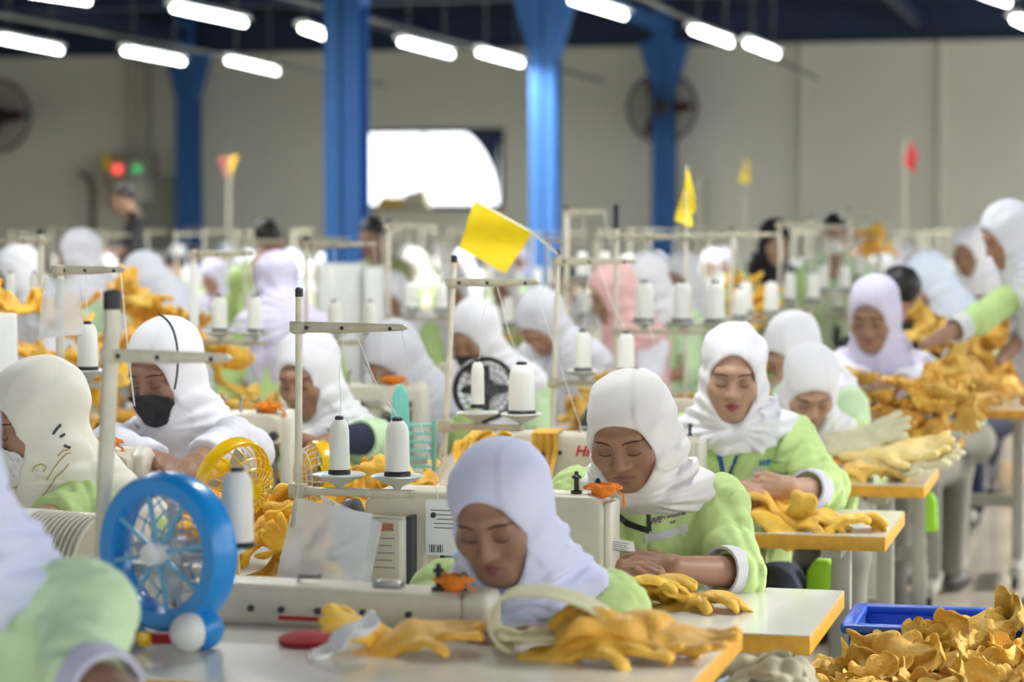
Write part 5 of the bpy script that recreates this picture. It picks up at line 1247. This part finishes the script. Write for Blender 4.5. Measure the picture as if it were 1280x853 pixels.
std('third thread stand right of the narrow yellow flag', 1013, 12.2, 272, 284, 372, (.06, .17), .20, what='third stand right of the narrow flag', r=.03, h=.13)
std('fourth thread stand right of the narrow yellow flag', 1060, 13.35, 264, 270, 355, (.06, .17), .22, what='fourth stand right of the narrow flag', r=.03, h=.13)
# third row near the left edge and clutter
for k, y in enumerate((8.0, 9.2, 10.4)):
    dup(tb0, (-3.95, y, 0), None, f'white sewing table, {ORD[k]} from the camera in the third row')
    dup(ov0, (-4.05, y, .75), None, f'cream overlock machine, {ORD[k]} from the camera in the third row')
LG = 'loose yellow gloves'
def gheap(px, py, d, size, n, label, seed, m=M_leather, zb=.75, sc=1.0):
    c = P(px, py, d); c[2] = zb; heap(c, size, n, label, label, m, seed, sc=sc)
gheap(300, 600, 5.32, (.40, .34, .12), 16, 'yellow glove in the heap behind the yellow wire guard fan', 21)
gheap(480, 600, 6.05, (.50, .36, .09), 16, 'yellow glove in the heap left of the teal fan', 22)
gheap(600, 560, 6.45, (.36, .34, .12), 15, 'yellow glove in the heap under the leaning thread stand', 23)
gheap(45, 430, 7.4, (.8, .5, .50), 26, 'yellow glove in the tall heap behind the grey plastic bag', 24, M_leather)
gheap(165, 400, 8.9, (1.0, .5, .50), 28, 'yellow glove in the heap behind the black masked woman', 25, M_leather)
gheap(295, 430, 8.1, (.5, .4, .10), 12, 'yellow glove beside the cones left of the lilac hijab', 26, M_leather3)
gheap(765, 440, 8.9, (.3, .3, .12), 10, 'yellow glove in the heap under the pink hijab', 27, M_leather3)
c = A(-.80, 9.75, .75); heap(c, (.55, .60, .34), 28, 'ochre glove in the broad heap behind the tall stack', 'gloves in the broad heap', M_leather3, 31, flat=.8)
c = P(1262, 425, 10.2); c[2] = .75; heap(c, (.40, .5, .38), 22, 'ochre glove in the heap cut by the right edge', 'gloves cut by the right edge', M_leather3, 32, flat=.7)
c = P(1218, 360, 12.4); c[2] = .75; heap(c, (.40, .5, .42), 16, 'yellow glove in the far heap before the dark faced woman', 'gloves in the far right heap', M_leather, 33, flat=.7)
c = P(1085, 270, 15); c[2] = 1.24; o = MB().box((0, 0, .62), (.4, .4, 1.24)).build('storage_box', M_cream, bevel=.01); o.location = (c[0], c[1], 0); tag(o, 'tall pale box under the small far glove heap', 'box'); heap(c, (.3, .3, .2), 8, 'yellow glove in the small far heap under the back wall', 'gloves in the small far heap', M_leather, 34)
c = P(935, 372, 10.6); c[2] = .9; heap(c, (.22, .3, .34), 12, 'yellow glove hanging between the far cones', 'gloves between the far cones', M_leather, 35)
for lab, x, y in (('white sewing table under the broad glove heap', -1.16, 9.75), ('white sewing table under the heap cut by the right edge', -.86, 10.4), ('white sewing table by the far right glove heap', -1.16, 12.2), ('white sewing table under the second stand right of the narrow flag', -1.16, 11.32)): dup(tb0, (x, y, 0), None, lab)
for lab, x, y in (('white sewing table under the heap cut by the right edge', -.80, 10.62), ('white sewing table under the far right glove heap', -.95, 12.3)): pass
# white cabinets and boards in the middle distance
for lab, px0, px1, y0, d, zb in (('white cabinet below the nearest blue column', 398, 452, 330, 11.8, 0), ('narrow white cabinet right of the blue column', 455, 478, 334, 11.7, 0), ('white board standing at the left edge', -4, 20, 392, 6.7, .75), ('tall white panel on the pole left of the lilac hijab', 236, 247, 330, 7.95, .95)):
    a, b = P(px0, y0, d), P(px1, y0, d); root = empty('cabinet' if zb == 0 else 'white_board', lab, 'cabinet' if zb == 0 else 'board', ((a + b) / 2) * A(1, 1, 0) + A(0, 0, zb), YAW)
    w = np.linalg.norm(b - a); h_ = a[2] - zb; dep = .3 if zb == 0 else .02
    MB().box((0, dep / 2, h_ / 2), (w, dep, h_)).build('cabinet_body' if zb == 0 else 'panel', M_white, root, bevel=.006)
    if zb == 0: MB().box((0, -.008, h_ / 2), (w * .92, .016, h_ * .94)).build('door', M_white, root, bevel=.003)
    else: MB().box((0, .03, .01), (w * .6, .08, .02)).build('foot', M_white, root)
# plastic bag with yellow pieces and cartons on the floor, clear bag
c = PZ(1250, 615, 0); br = empty('plastic_bag', 'clear plastic bag with yellow pieces on the aisle floor', 'bag', c)
rows = [[A(.22 * math.cos(q) * (1 - .35 * t ** 3) * (1 + .06 * math.sin(5 * q + 4 * t)), .18 * math.sin(q) * (1 - .35 * t ** 3), .01 + .26 * t) for q in np.linspace(0, 2 * PI, 25)] for t in np.linspace(0, 1, 9)]
MB().grid(np.array(rows)).build('bag_film', M_plastic, br)
mb = MB(); mb.ball((0, 0, .09), (.17, .13, .085), 14, 9); mb.build('bag_filling', M_leather, br)
c = PZ(1182, 765, 0.0); c = P(1185, 765, 6.2); o = MB(); rows = []
for t in np.linspace(0, 1, 9): rows.append([A(.07 * math.cos(q) * math.sin(PI * (.12 + .8 * t)) * (1 + .2 * math.sin(4 * q)), .06 * math.sin(q) * math.sin(PI * (.12 + .8 * t)), .10 * t) for q in np.linspace(0, 2 * PI, 19)])
o = o.grid(np.array(rows)).build('plastic_wrapper', M_plasticw); o.location = tuple(A(cx0 + .30, cy1 + .18, .50)); tag(o, 'crumpled clear plastic wrapper behind the blue crate', 'plastic wrapper')
ps = MB().box((0, 0, .25), (.34, .26, .5)).build('storage_box', M_leg, bevel=.01); ps.location = (cx0 + .30, cy1 + .18, 0); tag(ps, 'grey box standing behind the blue crate', 'box')
# lime bag and dark chair shapes under the tables by the aisle
for lab, px, py, d, s, m in (('lime green bag on the floor under the third table', 1030, 735, 6.55, (.10, .10, .16), M_lime), ('lime green bag under the narrow table', 1160, 640, 8.6, (.07, .08, .14), M_lime)):
    c = P(px, py, d); o = MB().prism([(-.5, -.5), (.5, -.5), (.42, .3), (.2, .5), (-.2, .5), (-.42, .3)], -.4, .4, (A(0, 0, 0), A(s[0], 0, 0), A(0, 0, s[2]), A(0, -s[1], 0))).build('cloth_bag', m, bevel=.01); o.location = tuple(c); tag(o, lab, 'bag')
# ------------------------------------------------------------------ the crowd at the back: copies of a few seated figures
proto = []
kw = dict(h=.013, detail=False, shirt=M_green)
o = A(-1.0, 13.3, 1.13)
proto.append(make_person('p', o, 0, (-8, 28, 0), .22, hijab=H_white, seed=1.1, skin=SK1, **kw)['root'])
proto.append(make_person('p', o, -10, (-35, 25, 0), .2, hijab=H_white, seed=2.2, skin=SK4, style='drape', drape_len=.18, **kw)['root'])
proto.append(make_person('p', o, 8, (20, 35, 0), .24, hijab=H_white, seed=3.3, skin=SK1, style='wrap', **kw)['root'])
proto.append(make_person('p', o, 0, (-15, 20, 0), .16, hair=True, seed=4.4, skin=SK4, **kw)['root'])
hmats = [H_white, H_white, H_warm, H_lav, H_grey, H_lil, H_blue]; smats = [M_green, M_green2, M_greenp, M_whiteshirt]
fst, fc, fe = make_stand('p', (0, 0, .75), 1.45, 1.42, 1.0, .2, .2, (.08, .18), (1, -.05), rp=.009)
fcone = make_cone('p', (0, 0, 0), .028, .13)
ftab = make_table('p', -.55, .55, -.29, .29, .75, near=False)
fov = make_overlock('p', (0, 0, 0), rich=False)
flk, _z = make_lockstitch('p', (0, 0, 0))
rg = random.Random(5)
named = [tuple(q.location[:2]) for q in bpy.data.objects if q.name.startswith('person') and q['label'] != 'p']
ROWS = [('row beside the aisle', -1.16, [13.5 + 1.25 * k for k in range(11)]), ('second row', -2.42, [11.05 + 1.2 * k for k in range(14)]), ('third row', -3.95, [11.7 + 1.25 * k for k in range(13)]),
        ('row left of the columns', -6.45, [14.4 + 1.3 * k for k in range(11)]), ('row in the left block', -7.75, [17.0 + 1.3 * k for k in range(9)]), ('last row by the left wall', -10.3, [23.0 + 1.3 * k for k in range(4)])]
for rn, x, ys in ROWS:
    for y in ys:
        px, py, dd = pyw(x + .1, y, 1.0)
        if px < -60 or px > 1330: continue
        far = 'far' if y > 18 else 'distant'
        dup(ftab, (x, y, 0), 0, f'{far} white sewing table in the {rn}', f'{far} tables of the {rn}')
        dup(fov if rg.random() < .5 else flk, (x - .1, y, .75), 0, f'{far} cream sewing machine in the {rn}', f'{far} machines of the {rn}')
        z = rg.uniform(-.05, .08)
        dup(fst, (x - .48 + rg.uniform(-.05, .05), y, .75 + 0 * z), rg.uniform(-.1, .1), f'{far} blurred thread stand in the {rn}', f'{far} stands of the {rn}')
        for i, c in enumerate(fc): dup(fcone, (x - .48 + c[0], y + c[1], c[2]), 0, f'{far} blurred white thread cone in the {rn}', f'{far} cones of the {rn}')
        if rg.random() < .45: dup(fcone, (x + .35, y, .75), 0, f'{far} white thread cone set on a table in the {rn}', f'{far} table cones of the {rn}')
        if rg.random() < .14: heap((x + .38, y - .05, .75), (.3, .3, .08), 2, f'{far} yellow glove lying in the {rn}', f'{far} gloves of the {rn}', M_leather3, int(y * 10))
        if rg.random() < .86 and min((a - x - .22) ** 2 + (b - y - .56) ** 2 for a, b in named) > .45:
            p = rg.choices(proto, (4, 3, 4, 1.4))[0]
            dup(p, (x + .22 + rg.uniform(-.08, .08), y + .56, 0), rg.uniform(-.3, .3), f'{far} blurred worker seated in the {rn}', f'{far} workers of the {rn}', remat={'hijab': rg.choice(hmats), 'shirt': rg.choice(smats)})
for r_ in proto + [fst, fcone, ftab, fov, flk]:
    for ch in list(r_.children_recursive): bpy.data.objects.remove(ch)
    bpy.data.objects.remove(r_)
